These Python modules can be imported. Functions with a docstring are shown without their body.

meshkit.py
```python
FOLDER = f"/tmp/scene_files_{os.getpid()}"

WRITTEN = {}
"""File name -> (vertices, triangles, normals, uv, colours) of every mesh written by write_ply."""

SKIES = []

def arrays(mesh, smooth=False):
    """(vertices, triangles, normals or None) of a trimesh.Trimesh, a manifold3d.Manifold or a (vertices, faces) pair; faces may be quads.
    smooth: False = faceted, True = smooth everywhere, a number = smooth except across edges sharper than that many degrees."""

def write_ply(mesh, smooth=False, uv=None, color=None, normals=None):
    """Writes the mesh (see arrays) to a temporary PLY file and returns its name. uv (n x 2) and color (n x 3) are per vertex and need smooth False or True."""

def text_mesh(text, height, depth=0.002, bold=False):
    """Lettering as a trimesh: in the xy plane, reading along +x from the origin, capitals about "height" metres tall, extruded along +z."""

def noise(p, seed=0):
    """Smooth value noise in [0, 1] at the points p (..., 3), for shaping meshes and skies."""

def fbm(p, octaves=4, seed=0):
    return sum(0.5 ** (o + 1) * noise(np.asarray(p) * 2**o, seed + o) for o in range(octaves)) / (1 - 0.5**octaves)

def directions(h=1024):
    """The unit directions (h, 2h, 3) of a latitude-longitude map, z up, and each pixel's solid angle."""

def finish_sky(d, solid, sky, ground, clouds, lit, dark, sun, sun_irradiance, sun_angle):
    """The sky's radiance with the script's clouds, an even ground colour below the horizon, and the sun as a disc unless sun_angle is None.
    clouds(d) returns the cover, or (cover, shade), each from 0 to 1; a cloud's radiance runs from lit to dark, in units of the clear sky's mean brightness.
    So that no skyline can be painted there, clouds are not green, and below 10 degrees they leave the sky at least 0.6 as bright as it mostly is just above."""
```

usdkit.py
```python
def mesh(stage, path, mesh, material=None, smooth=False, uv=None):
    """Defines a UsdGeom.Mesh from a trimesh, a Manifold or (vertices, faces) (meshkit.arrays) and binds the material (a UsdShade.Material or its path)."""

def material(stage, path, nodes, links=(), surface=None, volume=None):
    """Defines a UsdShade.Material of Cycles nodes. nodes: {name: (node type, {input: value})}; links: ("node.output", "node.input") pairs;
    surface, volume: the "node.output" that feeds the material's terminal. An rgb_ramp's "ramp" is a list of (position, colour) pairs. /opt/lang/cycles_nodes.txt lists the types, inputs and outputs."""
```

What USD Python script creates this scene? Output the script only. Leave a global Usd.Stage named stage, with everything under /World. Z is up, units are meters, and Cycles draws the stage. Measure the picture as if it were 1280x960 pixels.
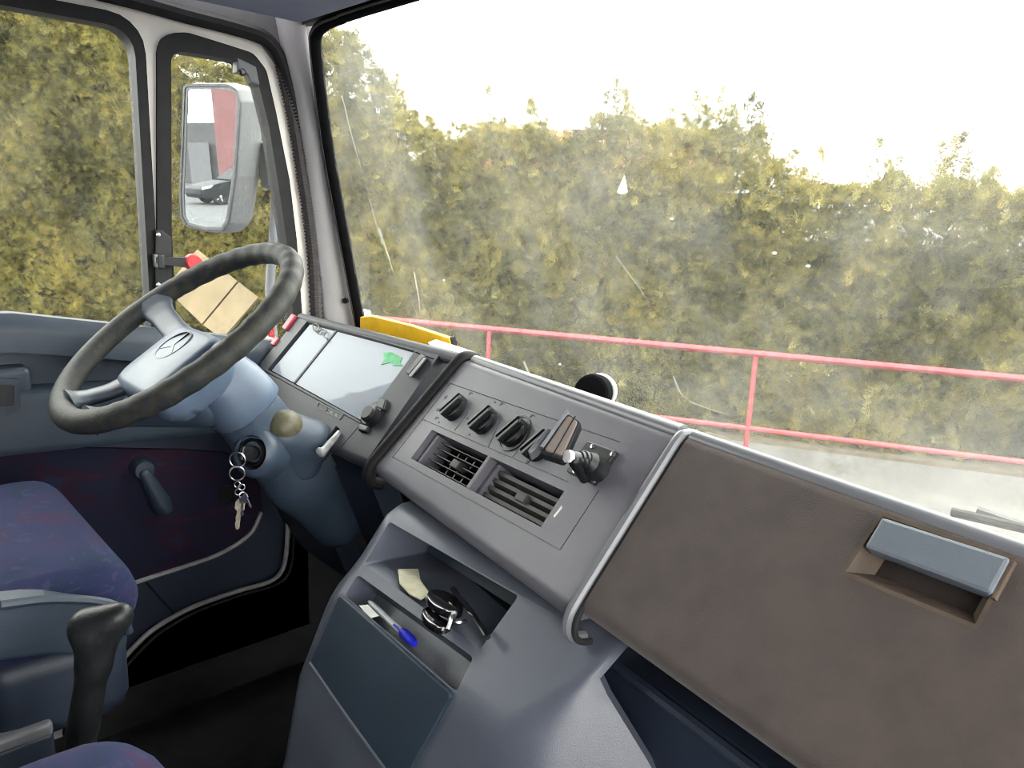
import math, random
import numpy as np, trimesh, manifold3d as m3, mapbox_earcut, shapely
from shapely.geometry import Polygon
from pxr import Usd, UsdGeom, UsdLux, UsdShade, Gf, Sdf, Vt
import usdkit, meshkit

rng = np.random.default_rng(7); random.seed(7)
stage = Usd.Stage.CreateInMemory()
UsdGeom.SetStageUpAxis(stage, UsdGeom.Tokens.z)
UsdGeom.Xform.Define(stage, '/World'); UsdGeom.Scope.Define(stage, '/World/Looks')
stage.SetDefaultPrim(stage.GetPrimAtPath('/World'))

# ------------------------------------------------------------------ camera (the eye is EYE m above the ground; truck: x right, y forward)
EYE = 2.06
FPX = 960.0
PITCH, YAW, ROLL = math.atan(209.8 / FPX), math.radians(43.0), math.radians(2.46)
_hd = np.array([-math.cos(YAW), math.sin(YAW), 0])
FWD = _hd * math.cos(PITCH) - np.array([0, 0, math.sin(PITCH)])
_r = np.cross(FWD, [0, 0, 1]); _r /= np.linalg.norm(_r); _u = np.cross(_r, FWD)
RIGHT = math.cos(ROLL) * _r + math.sin(ROLL) * _u
UP = math.cos(ROLL) * _u - math.sin(ROLL) * _r
cam = UsdGeom.Camera.Define(stage, '/World/camera')
cam.CreateHorizontalApertureAttr(36.0); cam.CreateVerticalApertureAttr(27.0)
cam.CreateFocalLengthAttr(36.0 * FPX / 1280)
cam.CreateClippingRangeAttr(Gf.Vec2f(0.02, 500))
cam.CreateExposureAttr(0.0)
cam.AddTransformOp().Set(Gf.Matrix4d(*RIGHT, 0, *UP, 0, *(-FWD), 0, 0, 0, EYE, 1))

# ------------------------------------------------------------------ sky and sun
SKY, SUN = 3.0, 6.0
dome = UsdLux.DomeLight.Define(stage, '/World/sky'); dome.CreateIntensityAttr(SKY); dome.CreateColorAttr(Gf.Vec3f(1.0, 0.985, 0.95))
sun = UsdLux.DistantLight.Define(stage, '/World/sun'); sun.CreateIntensityAttr(SUN); sun.CreateAngleAttr(3.0); sun.CreateColorAttr(Gf.Vec3f(1.0, 0.62, 0.30))

# ------------------------------------------------------------------ helpers
def ray(x, y):
    d = FWD + RIGHT * (x - 640) / FPX - UP * (y - 480) / FPX
    return d / np.linalg.norm(d)
def on(x, y, p0, n):                                   # the point of a real plane seen at a pixel of the photograph
    d = ray(x, y); return d * ((np.asarray(p0, float) @ n) / (d @ n))
X, Y, Z = np.eye(3)
def atx(x, y, v): return on(x, y, X * v, X)
def aty(x, y, v): return on(x, y, Y * v, Y)
def atz(x, y, v): return on(x, y, Z * v, Z)
def unit(v): v = np.asarray(v, float); return v / np.linalg.norm(v)
_s = ray(612, 172)
_sz = -_s; _sx = unit(np.cross(Z, _sz * -1)); _sy = np.cross(_sz * -1, _sx)
_zz = _s; _xx = unit(np.cross(Z, _zz)); _yy = np.cross(_zz, _xx)   # a distant light shines along its -z
sun.AddTransformOp().Set(Gf.Matrix4d(*_xx, 0, *_yy, 0, *_zz, 0, 0, 0, 0, 1))

class Frame:
    def __init__(s, o, ex, n):
        s.o = np.asarray(o, float); s.ex = unit(ex); s.n = unit(n); s.ey = np.cross(s.n, s.ex)
    def px(s, x, y, h=0.0):
        P = on(x, y, s.o + s.n * h, s.n) - s.o; return np.array([P @ s.ex, P @ s.ey])
    def pxs(s, L, h=0.0): return [s.px(x, y, h) for x, y in L]
    def pt(s, u, v, h=0.0): return s.o + s.ex * u + s.ey * v + s.n * h
    def pts(s, uv, h=0.0): return np.array([s.pt(u, v, h) for u, v in uv])
    def at(s, x, y, h=0.0): return s.pt(*s.px(x, y, h), h)
    def moved(s, h): return Frame(s.o + s.n * h, s.ex, s.n)

def fix(v, f):
    m = trimesh.Trimesh(v, f, process=False)
    if m.volume < 0: m.invert()
    return m
def earcut(p2):
    p2 = np.asarray(p2, float)
    t = np.asarray(mapbox_earcut.triangulate_float64(p2, np.array([len(p2)], np.uint32))).reshape(-1, 3)
    return t
def loft(rings, caps=True, closed=True):
    rings = [np.asarray(r, float) for r in rings]; n = len(rings[0]); F = []
    for i in range(len(rings) - 1):
        for j in range(n if closed else n - 1):
            a, b = i * n + j, i * n + (j + 1) % n
            F += [[a, b, b + n], [a, b + n, a + n]]
    V = np.vstack(rings)
    if caps and closed:
        for k, r in ((0, rings[0]), (len(rings) - 1, rings[-1])):
            c = r.mean(0); u, s, vt = np.linalg.svd(r - c)
            nn = sum(np.cross(r[i] - c, r[(i + 1) % n] - c) for i in range(n))
            e1 = vt[0]; e2 = np.cross(unit(nn), e1)
            t = earcut(np.stack([(r - c) @ e1, (r - c) @ e2], 1))
            tr = t                                         # side faces run j -> j+1 on the first ring, so its cap must run j+1 -> j
            fwd = sum(1 for q in t for i in range(3) if (q[i] + 1) % n == q[(i + 1) % 3]); rev = sum(1 for q in t for i in range(3) if (q[(i + 1) % 3] + 1) % n == q[i])
            if (fwd > rev) != bool(k): tr = t[:, ::-1]
            F += (tr + k * n).tolist()
    m = trimesh.Trimesh(V, np.array(F), process=False)
    if caps:
        if m.volume < 0: m.invert()
    return m
def inset(p, d):
    p = np.asarray(p, float); n = len(p)
    area = 0.5 * np.sum(p[:, 0] * np.roll(p[:, 1], -1) - p[:, 1] * np.roll(p[:, 0], -1)); sg = 1 if area > 0 else -1
    out = []
    for i in range(n):
        a, b, c = p[i - 1], p[i], p[(i + 1) % n]
        n1 = unit([-(b - a)[1], (b - a)[0]]) * sg; n2 = unit([-(c - b)[1], (c - b)[0]]) * sg
        m = n1 + n2; k = m @ n1
        out.append(b + m * d / max(k, 0.35))
    return np.array(out)
def rounded(p, r, k=4):
    if not r: return np.asarray(p, float)
    g = Polygon(p).buffer(0)
    q = g.buffer(-r, quad_segs=k).buffer(2 * r, quad_segs=k).buffer(-r, quad_segs=k)
    if q.geom_type != 'Polygon' or q.is_empty: return np.asarray(p, float)
    c = np.array(q.exterior.coords)[:-1]
    keep = [0]
    for i in range(1, len(c)):
        if np.linalg.norm(c[i] - c[keep[-1]]) > r * 0.08: keep.append(i)
    return c[keep]
def shrink(p, d):
    q = Polygon(p).buffer(0).buffer(-d, quad_segs=3, join_style='mitre')
    return np.array(q.exterior.coords)[:-1]
def scaled(p, k): p = np.asarray(p, float); c = p.mean(0); return c + (p - c) * np.asarray(k)
def slab(fr, p, h0, h1, bevel=0.0, r=0.0):
    p = rounded(p, r)
    if not bevel: return loft([fr.pts(p, h0), fr.pts(p, h1)])
    s = 1 if h1 > h0 else -1
    return loft([fr.pts(p, h0), fr.pts(p, h1 - s * bevel), fr.pts(inset(p, bevel * .3), h1 - s * bevel * .3), fr.pts(inset(p, bevel), h1)])
def box_uv(u0, u1, v0, v1): return [(u0, v0), (u1, v0), (u1, v1), (u0, v1)]
def prism(p3, vec, bevel=0):
    p3 = np.asarray(p3, float); return loft([p3, p3 + np.asarray(vec, float)])
def ringslab(fr, outer, inner, h0, h1):                 # a flat ring between two outlines of the same plane
    g = Polygon(outer).difference(Polygon(inner)); m = m3.CrossSection([np.array(g.exterior.coords)[:-1]] + [np.array(i.coords)[:-1] for i in g.interiors], m3.FillRule.EvenOdd).extrude(abs(h1 - h0))
    return place(tm(m), fr.moved(min(h0, h1)))
def mani(m):
    mm = m3.Manifold(m3.Mesh(vert_properties=np.asarray(m.vertices, np.float32), tri_verts=np.asarray(m.faces, np.uint32)))
    if mm.is_empty() or mm.status() != m3.Error.NoError:
        k = trimesh.Trimesh(m.vertices, m.faces, process=True); k.merge_vertices(digits_vertex=6)
        mm = m3.Manifold(m3.Mesh(vert_properties=np.asarray(k.vertices, np.float32), tri_verts=np.asarray(k.faces, np.uint32)))
    if mm.is_empty(): print('EMPTY manifold', mm.status(), len(m.vertices)); raise SystemExit('empty')
    return mm
def tm(m):
    k = m.to_mesh(); return trimesh.Trimesh(np.asarray(k.vert_properties)[:, :3], np.asarray(k.tri_verts), process=False)
def place(m, fr):
    v = np.asarray(m.vertices); return trimesh.Trimesh(fr.o + v[:, :1] * fr.ex + v[:, 1:2] * fr.ey + v[:, 2:3] * fr.n, m.faces, process=False)
def cut(a, *bs):
    A = mani(a)
    for b in bs: A = A - mani(b)
    return tm(A)
def join(*ms): return trimesh.util.concatenate([m for m in ms])
def tube(path, r, n=10, closed=False, caps=True, squash=1.0, updir=None):
    P = np.asarray(path, float); k = len(P); r = np.broadcast_to(r, (k,)); rings = []
    T = np.roll(P, -1, 0) - np.roll(P, 1, 0)
    if not closed: T[0], T[-1] = P[1] - P[0], P[-1] - P[-2]
    T /= np.linalg.norm(T, axis=1, keepdims=True)
    a = np.array(updir if updir is not None else ([0, 0, 1] if abs(T[0][2]) < .9 else [1, 0, 0]), float)
    a = unit(a - T[0] * (a @ T[0]))
    th = np.linspace(0, 2 * np.pi, n, endpoint=False)
    for i in range(k):
        a = unit(a - T[i] * (a @ T[i])); b = np.cross(T[i], a)
        rings.append(P[i] + r[i] * (np.cos(th)[:, None] * a + squash * np.sin(th)[:, None] * b))
    if closed: rings.append(rings[0])
    return loft(rings, caps=not closed and caps)
def smoothpath(P, n=8):
    P = np.asarray(P, float); out = []
    Q = np.vstack([2 * P[0] - P[1], P, 2 * P[-1] - P[-2]])
    for i in range(1, len(Q) - 2):
        a, b, c, d = Q[i - 1:i + 3]
        for t in np.linspace(0, 1, n, endpoint=False):
            out.append(.5 * (2 * b + (c - a) * t + (2 * a - 5 * b + 4 * c - d) * t * t + (3 * b - a - 3 * c + d) * t ** 3))
    out.append(P[-1]); return np.array(out)
def circ(fr, u, v, r, h=0, n=32, r2=None):
    t = np.linspace(0, 2 * np.pi, n, endpoint=False); return fr.pts(np.stack([u + r * np.cos(t), v + (r2 or r) * np.sin(t)], 1), h)
def lathe(fr, u, v, prof, n=32): return loft([circ(fr, u, v, max(r, 1e-4), h, n) for r, h in prof])   # prof: (radius, height) pairs
def sphere(c, r, n=24): return m3.Manifold.sphere(r, n).translate([float(q) for q in c])
def hull(sp, n=20): return m3.Manifold.batch_hull([sphere(c, r, n) for c, r in sp])
def blob(hs, edge=.012, it=8):
    M = hs[0]
    for h in hs[1:]: M = M + h
    m = tm(M.refine_to_length(edge)); m = trimesh.Trimesh(m.vertices, m.faces, process=True); m.merge_vertices(digits_vertex=5)
    return trimesh.smoothing.filter_taubin(m, lamb=.5, nu=.52, iterations=it)
def melt(caps, k, edge):                                # round cones (a, b, ra, rb) melted into one surface
    C = [(np.asarray(a, float), np.asarray(b, float) - np.asarray(a, float), ra, rb) for a, b, ra, rb in caps]
    C = [(a, d, max(d @ d, 1e-9), ra, rb) for a, d, ra, rb in C]
    lo = np.min([np.minimum(a, a + d) - max(ra, rb) for a, d, q, ra, rb in C], 0) - k - edge; hi = np.max([np.maximum(a, a + d) + max(ra, rb) for a, d, q, ra, rb in C], 0) + k + edge
    A = np.array([c[0] for c in C]); D = np.array([c[1] for c in C]); Q = np.array([c[2] for c in C]); R0_ = np.array([c[3] for c in C]); R1_ = np.array([c[4] for c in C])
    def f(x, y, z):
        p = np.array([x, y, z]) - A; t = np.clip((p * D).sum(1) / Q, 0, 1); e = p - D * t[:, None]
        d = np.sqrt((e * e).sum(1)) - (R0_ + (R1_ - R0_) * t)
        return float(k * math.log(np.exp(-d / k).sum()))
    return tm(m3.Manifold.level_set(f, [*map(float, lo), *map(float, hi)], edge))
def rbox(fr, u0, u1, v0, v1, h0, h1, r, n=10):
    return tm(m3.Manifold.batch_hull([sphere(fr.pt(u, v, h), r, n) for u in (u0 + r, u1 - r) for v in (v0 + r, v1 - r) for h in (h0 + r, h1 - r)]))
def extr(fr, prof, u0, u1, bevel=0, shear0=None, shear1=None):   # prof: (v, h) outline pushed along the frame's ex; shear: u at the ends as a function of v
    f0 = shear0 or (lambda v: u0); f1 = shear1 or (lambda v: u1)
    p = np.asarray(prof, float)
    return loft([np.array([fr.pt(f0(v), v, h) for v, h in p]), np.array([fr.pt(f1(v), v, h) for v, h in p])])

# ------------------------------------------------------------------ naming and tagging
_used = {}; _loc = {}
def numbered(base):
    k = _used.get(base); _used[base] = 0 if k is None else k + 1
    return base if k is None else f'{base}_{k + 1:03d}'
def tag(p, label=None, cat=None, group=None, kind=None):
    p = p.GetPrim() if hasattr(p, 'GetPrim') else p
    for k, v in (('label', label), ('category', cat), ('group', group), ('kind', kind)):
        if v: p.SetCustomDataByKey(k, v)
    return p
def thing(name, loc, label=None, cat=None, group=None, kind=None):
    path = numbered('/World/' + name); x = UsdGeom.Xform.Define(stage, path); loc = np.asarray(loc, float)
    x.AddTranslateOp().Set(Gf.Vec3d(*(loc + [0, 0, EYE]))); _loc[path] = loc
    return tag(x, label, cat, group, kind)
def obj(name, mesh, mat, parent=None, label=None, cat=None, kind=None, smooth=30, group=None, uv=None):
    if parent is None:
        path = numbered('/World/' + name); off = np.array([0, 0, -EYE])
    else:
        pp = str(parent.GetPath()); path = numbered(pp + '/' + name); off = _loc['/'.join(pp.split('/')[:3])]
    v = np.asarray(mesh.vertices) - off
    m = trimesh.Trimesh(v, mesh.faces, process=False)
    g = usdkit.mesh(stage, path, m, MAT[mat], smooth=smooth)
    if parent is None: _loc[path] = off
    return tag(g, label, cat, group, kind)
def struct(name, mesh, mat, smooth=30): return obj(name, mesh, mat, None, kind='structure', smooth=smooth)

# ------------------------------------------------------------------ materials
MAT = {}
def mat(name, col, rough=.5, var=0.0, scale=30, bump=0.0, bscale=400, spec=.5, metal=0.0, coat=0.0, col2=None, detail=3, sheen=0, extra=None):
    n = {'p': ('principled_bsdf', {'base_color': col, 'roughness': rough, 'specular_ior_level': spec, 'metallic': metal, 'coat_weight': coat, 'sheen_weight': sheen, **(extra or {})})}; l = []
    if var or bump or col2: n['g'] = ('geometry', {})
    if var or col2:
        n['n'] = ('noise_texture', {'scale': scale, 'detail': detail, 'roughness': .6}); l.append(('g.position', 'n.vector'))
        c2 = col2 or tuple(c * (1 + var) for c in col); c1 = col if col2 else tuple(c * (1 - var) for c in col)
        n['r'] = ('rgb_ramp', {'ramp': [(0.0, c1), (.36, c1), (.64, c2), (1.0, c2)]}); l += [('n.fac', 'r.fac'), ('r.color', 'p.base_color')]
    if bump:
        n['bn'] = ('noise_texture', {'scale': bscale, 'detail': 2}); n['b'] = ('bump', {'strength': bump, 'distance': .002})
        l += [('g.position', 'bn.vector'), ('bn.fac', 'b.height'), ('b.normal', 'p.normal')]
    MAT[name] = usdkit.material(stage, '/World/Looks/' + name, n, l, surface='p.BSDF')
mat('grey_plastic', (.125, .122, .142), .42, .06, 14, .12, 900)
mat('cluster_plastic', (.036, .039, .047), .48, .08, 14, .12, 900, spec=.35)
mat('console_plastic', (.082, .092, .120), .40, .07, 10, .12, 900, spec=.75)
mat('flap_plastic', (.018, .032, .050), .50, .08, 12, .15, 900)
mat('navy_plastic', (.016, .024, .042), .48, .08, 10, .12, 900)
mat('wheel_plastic', (.080, .112, .165), .42, .08, 18, .10, 900)
mat('rim_rubber', (.020, .024, .027), .55, 0, 60, .25, 260, col2=(.040, .038, .030), spec=.22)
mat('rim_grey', (.060, .074, .098), .40, .1, 30, .1, 400)
mat('column_plastic', (.042, .062, .092), .42, .07, 14, .1, 900)
mat('worn_patch', (.10, .092, .055), .5, .25, 60)
mat('door_plastic', (.022, .034, .052), .5, .08, 10, .15, 700)
mat('brown_felt', (.056, .043, .038), .85, 0, 22, .5, 1500, spec=.25, col2=(.074, .057, .050), sheen=.22, detail=8)
mat('brown_recess', (.085, .060, .042), .7, .2, 30, .2, 700)
mat('handle_plastic', (.135, .157, .182), .38, .05, 20, .15, 1100)
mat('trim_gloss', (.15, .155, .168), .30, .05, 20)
mat('seal_rubber', (.007, .007, .008), .95, .2, 30, spec=.04)
mat('black_rubber', (.009, .009, .010), .6, .2, 30, spec=.25)
mat('black_plastic', (.016, .017, .019), .32, .2, 40)
mat('worn_black', (.010, .011, .0125), .42, .3, 40, .1, 500, spec=.35)
mat('dark_void', (.008, .009, .010), .8, .2, 10)
mat('floor_rubber', (.012, .013, .015), .75, .3, 20, .3, 300)
mat('painted_frame', (.70, .66, .61), .40, .08, 8)
mat('pillar_trim', (.26, .25, .26), .5, .06, 12, .1, 700)
mat('ribbed_seal', (.055, .048, .048), .7, .2, 60)
mat('seal_grey', (.26, .26, .26), .6, .15, 30)
mat('headliner', (.15, .165, .24), .75, .05, 20, .2, 900)
mat('roof_rail', (.10, .10, .105), .6, .06, 20)
mat('steel', (.55, .55, .56), .28, .12, 60, metal=1.0)
mat('slot_metal', (.42, .43, .44), .35, .25, 120, metal=.3)
mat('brass_key', (.40, .37, .29), .35, .2, 80, metal=.25)
mat('red_plastic', (.55, .035, .04), .35, .1, 30)
mat('red_switch', (.30, .015, .035), .35, .1, 40)
mat('white_paper', (.70, .71, .66), .8, .06, 60)
mat('note_paper', (.42, .40, .29), .8, .1, 60)
mat('yellow_card', (.80, .46, .006), .45, .08, 25)
mat('green_sticker', (.02, .30, .10), .5, .2, 60)
mat('phone_pad', (.15, .125, .11), .5, .08, 40)
mat('pen_clear', (.42, .45, .46), .2, .05, 60)
mat('pen_blue', (.012, .02, .55), .3, .1, 60)
mat('vent_plastic', (.048, .046, .044), .5, .1, 60)
mat('mount_silver', (.20, .21, .23), .3, .1, 60)
mat('shiny_black', (.006, .006, .007), .06, .1, 30, coat=.6)
mat('printed_mark', (.035, .036, .04), .6)
mat('print_grey', (.22, .25, .28), .6)
mat('mirror_housing', (.105, .11, .118), .5, .1, 14)
mat('mirror_edge', (.030, .034, .042), .4, .1, 14)
mat('mirror_tube', (.105, .11, .125), .45, .1, 14)
mat('railing_paint', (.22, .028, .036), .45, .12, 6)
mat('tan_board', (.135, .102, .055), .75, .15, 5, .1, 60)
mat('concrete', (.105, .102, .096), .9, .14, 3, .3, 40, detail=8)
mat('asphalt', (.045, .047, .051), .9, .15, 3, .3, 80, detail=8)
mat('litter', (.055, .044, .030), .95, 0, 9, .5, 30, col2=(.12, .10, .065), detail=8)
mat('red_wall', (.13, .050, .052), .85, .1, 1.5)
mat('pale_door', (.095, .098, .105), .6, .05, 5)
mat('grey_wall', (.060, .060, .064), .85, .12, 1.2)
mat('roof_tile', (.36, .12, .06), .8, .15, 3)
mat('car_paint', (.010, .012, .016), .5, .1, 3, spec=.08)
mat('car_glass', (.04, .045, .05), .3, .1, 3, spec=.2)
mat('tyre', (.012, .012, .012), .8, .1, 8)
mat('alloy', (.45, .45, .46), .3, .1, 8, metal=1)
mat('white_plastic', (.6, .6, .6), .5, .05, 8)
mat('bark', (.08, .055, .035), .95, .3, 12)
MAT['mirror_glass'] = usdkit.material(stage, '/World/Looks/mirror_glass', {'g': ('glossy_bsdf', {'color': (.80, .83, .85), 'roughness': .0})}, [], surface='g.BSDF')
# the instrument lens: clear dusty plastic over a pale dial; it mirrors the sky seen through the side window
MAT['lens'] = usdkit.material(stage, '/World/Looks/lens', {
    'p': ('principled_bsdf', {'base_color': (.17, .20, .245), 'roughness': .35, 'specular_ior_level': .16}),
    'g': ('glossy_bsdf', {'color': (.95, .97, 1.0), 'roughness': .03}), 'm': ('mix_closure', {'fac': .035})},
    [('p.BSDF', 'm.closure1'), ('g.BSDF', 'm.closure2')], surface='m.closure')
def pane(name, dust, dscale, ior, col=(.9, .9, .88)):
    n = {'t': ('transparent_bsdf', {'color': (.93, .95, .93)}), 'g': ('glossy_bsdf', {'color': (1, 1, 1), 'roughness': .0}), 'f': ('fresnel', {'IOR': ior}), 'm': ('mix_closure', {}),
         'tr': ('translucent_bsdf', {'color': col}), 'geo': ('geometry', {}), 'n': ('noise_texture', {'scale': dscale, 'detail': 6, 'roughness': .65}),
         'r': ('rgb_ramp', {'ramp': [(0.0, (dust * .35,) * 3), (.42, (dust * .5,) * 3), (.62, (dust * 1.4,) * 3), (1.0, (dust * 2.2,) * 3)]}), 'bw': ('rgb_to_bw', {}), 'm2': ('mix_closure', {})}
    MAT[name] = usdkit.material(stage, '/World/Looks/' + name, n, [('f.fac', 'm.fac'), ('t.BSDF', 'm.closure1'), ('g.BSDF', 'm.closure2'), ('geo.position', 'n.vector'), ('n.fac', 'r.fac'), ('r.color', 'bw.color'),
                                ('bw.val', 'm2.fac'), ('m.closure', 'm2.closure1'), ('tr.BSDF', 'm2.closure2')], surface='m2.closure')
pane('windscreen_glass', .028, 3.2, 1.045); pane('side_glass', .008, 7.0, 1.09)
def smear(name, fac):
    MAT[name] = usdkit.material(stage, '/World/Looks/' + name, {'t': ('transparent_bsdf', {}), 'd': ('translucent_bsdf', {'color': (.9, .9, .85)}), 'd2': ('diffuse_bsdf', {'color': (.8, .8, .78)}), 'a': ('mix_closure', {'fac': .4}), 'm': ('mix_closure', {'fac': fac})},
        [('d.BSDF', 'a.closure1'), ('d2.BSDF', 'a.closure2'), ('t.BSDF', 'm.closure1'), ('a.closure', 'm.closure2')], surface='m.closure')
smear('dirt_streak', .10); smear('chip_white', .85)
# woven seat cloth: blue with violet, red and teal scribbles
def cloth(name, base, gain):
    s = lambda c: tuple(q * gain for q in c)
    MAT[name] = usdkit.material(stage, '/World/Looks/' + name, {
        'geo': ('geometry', {}), 'mp': ('mapping', {'scale': (9, 9, 26), 'rotation': (.35, .2, .5)}), 'n1': ('noise_texture', {'scale': 1.0, 'detail': 3, 'distortion': 1.2}),
        'r1': ('rgb_ramp', {'ramp': [(0, s((.020, .035, .120))), (.36, s((.030, .060, .150))), (.46, s((.050, .062, .200))), (.56, s((.070, .060, .190))), (.66, s((.120, .045, .150))), (.76, s((.16, .03, .07))), (1, s((.16, .03, .07)))]}),
        'mp2': ('mapping', {'scale': (26, 26, 80), 'rotation': (.1, .5, .3)}), 'n2': ('noise_texture', {'scale': 1.0, 'detail': 2, 'distortion': 2.0}),
        'r2': ('rgb_ramp', {'ramp': [(0, (0, 0, 0)), (.60, (0, 0, 0)), (.64, (1, 1, 1)), (1, (1, 1, 1))]}), 'bw': ('rgb_to_bw', {}), 'mf': ('math', {'math_type': 'multiply', 'value2': .45}),
        'mx': ('mix_color', {'b': s((.13, .14, .30))}), 'bn': ('noise_texture', {'scale': 1400, 'detail': 1}), 'b': ('bump', {'strength': .35, 'distance': .001}),
        'p': ('principled_bsdf', {'roughness': .9, 'specular_ior_level': .2, 'sheen_weight': .08, 'sheen_tint': (.4, .5, .9)})},
        [('geo.position', 'mp.vector'), ('mp.vector', 'n1.vector'), ('n1.fac', 'r1.fac'), ('geo.position', 'mp2.vector'), ('mp2.vector', 'n2.vector'), ('n2.fac', 'r2.fac'), ('r2.color', 'bw.color'), ('bw.val', 'mf.value1'),
         ('r1.color', 'mx.a'), ('mf.value', 'mx.fac'), ('mx.result', 'p.base_color'), ('geo.position', 'bn.vector'), ('bn.fac', 'b.height'), ('b.normal', 'p.normal')], surface='p.BSDF')
cloth('seat_cloth', None, .26); 
MAT['door_cloth'] = usdkit.material(stage, '/World/Looks/door_cloth', {
    'geo': ('geometry', {}), 'mp': ('mapping', {'scale': (8, 8, 20)}), 'n1': ('noise_texture', {'scale': 1.0, 'detail': 4, 'distortion': 1.0}),
    'r1': ('rgb_ramp', {'ramp': [(0, (.010, .016, .034)), (.40, (.011, .013, .030)), (.52, (.015, .011, .026)), (.62, (.025, .009, .020)), (.70, (.014, .020, .048)), (1, (.014, .022, .05))]}),
    'p': ('principled_bsdf', {'roughness': .9, 'specular_ior_level': .2})}, [('geo.position', 'mp.vector'), ('mp.vector', 'n1.vector'), ('n1.fac', 'r1.fac'), ('r1.color', 'p.base_color')], surface='p.BSDF')
# conifer sprays: olive to yellow-green with brown clumps; thin, so light comes through
MAT['foliage'] = usdkit.material(stage, '/World/Looks/foliage', {
    'geo': ('geometry', {}), 'n1': ('noise_texture', {'scale': .9, 'detail': 3, 'roughness': .6}), 'n2': ('noise_texture', {'scale': 9.0, 'detail': 4, 'roughness': .75}), 'oi': ('object_info', {}),
    'a0': ('math', {'math_type': 'multiply_add', 'value2': .16, 'value3': -.08}), 'a1': ('math', {'math_type': 'multiply_add', 'value2': .40, 'value3': 0}), 'a2': ('math', {'math_type': 'multiply_add', 'value2': .60, 'value3': 0}),
    'r1': ('rgb_ramp', {'ramp': [(0, (.020, .020, .014)), (.34, (.036, .035, .018)), (.42, (.068, .070, .030)), (.49, (.145, .138, .056)), (.55, (.245, .215, .062)), (.62, (.33, .27, .085)), (.70, (.26, .19, .085)), (1, (.22, .15, .075))]}),
    'd': ('diffuse_bsdf', {}), 't': ('translucent_bsdf', {}), 'm': ('mix_closure', {'fac': .30})},
    [('geo.position', 'n1.vector'), ('geo.position', 'n2.vector'), ('oi.random', 'a0.value1'), ('a0.value', 'a2.value3'), ('n1.fac', 'a1.value1'), ('n2.fac', 'a2.value1'), ('a2.value', 'a1.value3'), ('a1.value', 'r1.fac'), ('r1.color', 'd.color'), ('r1.color', 't.color'), ('d.BSDF', 'm.closure1'), ('t.BSDF', 'm.closure2')], surface='m.closure')
mat('hedge_core', (.045, .038, .018), .95, .4, 6)

# ------------------------------------------------------------------ the planes things are built on (truck axes; the dash centre is turned 9.5 degrees)
A = math.radians(9.52); DX = np.array([math.cos(A), -math.sin(A), 0]); DY = np.array([math.sin(A), math.cos(A), 0])
def face(o, ex, tilt):
    ex = unit(ex); back = np.cross(ex, Z); return Frame(o, ex, back * math.cos(tilt) + Z * math.sin(tilt))    # back: toward the seats
FD = face(-.573 * DX + .602 * DY - .2215 * Z, DX, math.radians(38.3))     # dash: centre panel and glove compartment
FC = face((-1.19, .745, -.29), X, math.radians(42))                        # instruments
FK = face(aty(590, 706, .58), X, math.radians(45))                         # console, trays
FWS = Frame((-.6, .97, -.25), X, (0, -.61, -.135))                         # windscreen, facing in
FL = Frame((-1.62, 0, 0), Y, X)                                            # left door, facing in: u = y, v = z
AL = .621; WN = np.array([0, -math.sin(AL), math.cos(AL)]); WC = np.array([-1.255, .436, -.200]); FW = Frame(WC, X, WN)   # steering wheel

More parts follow.
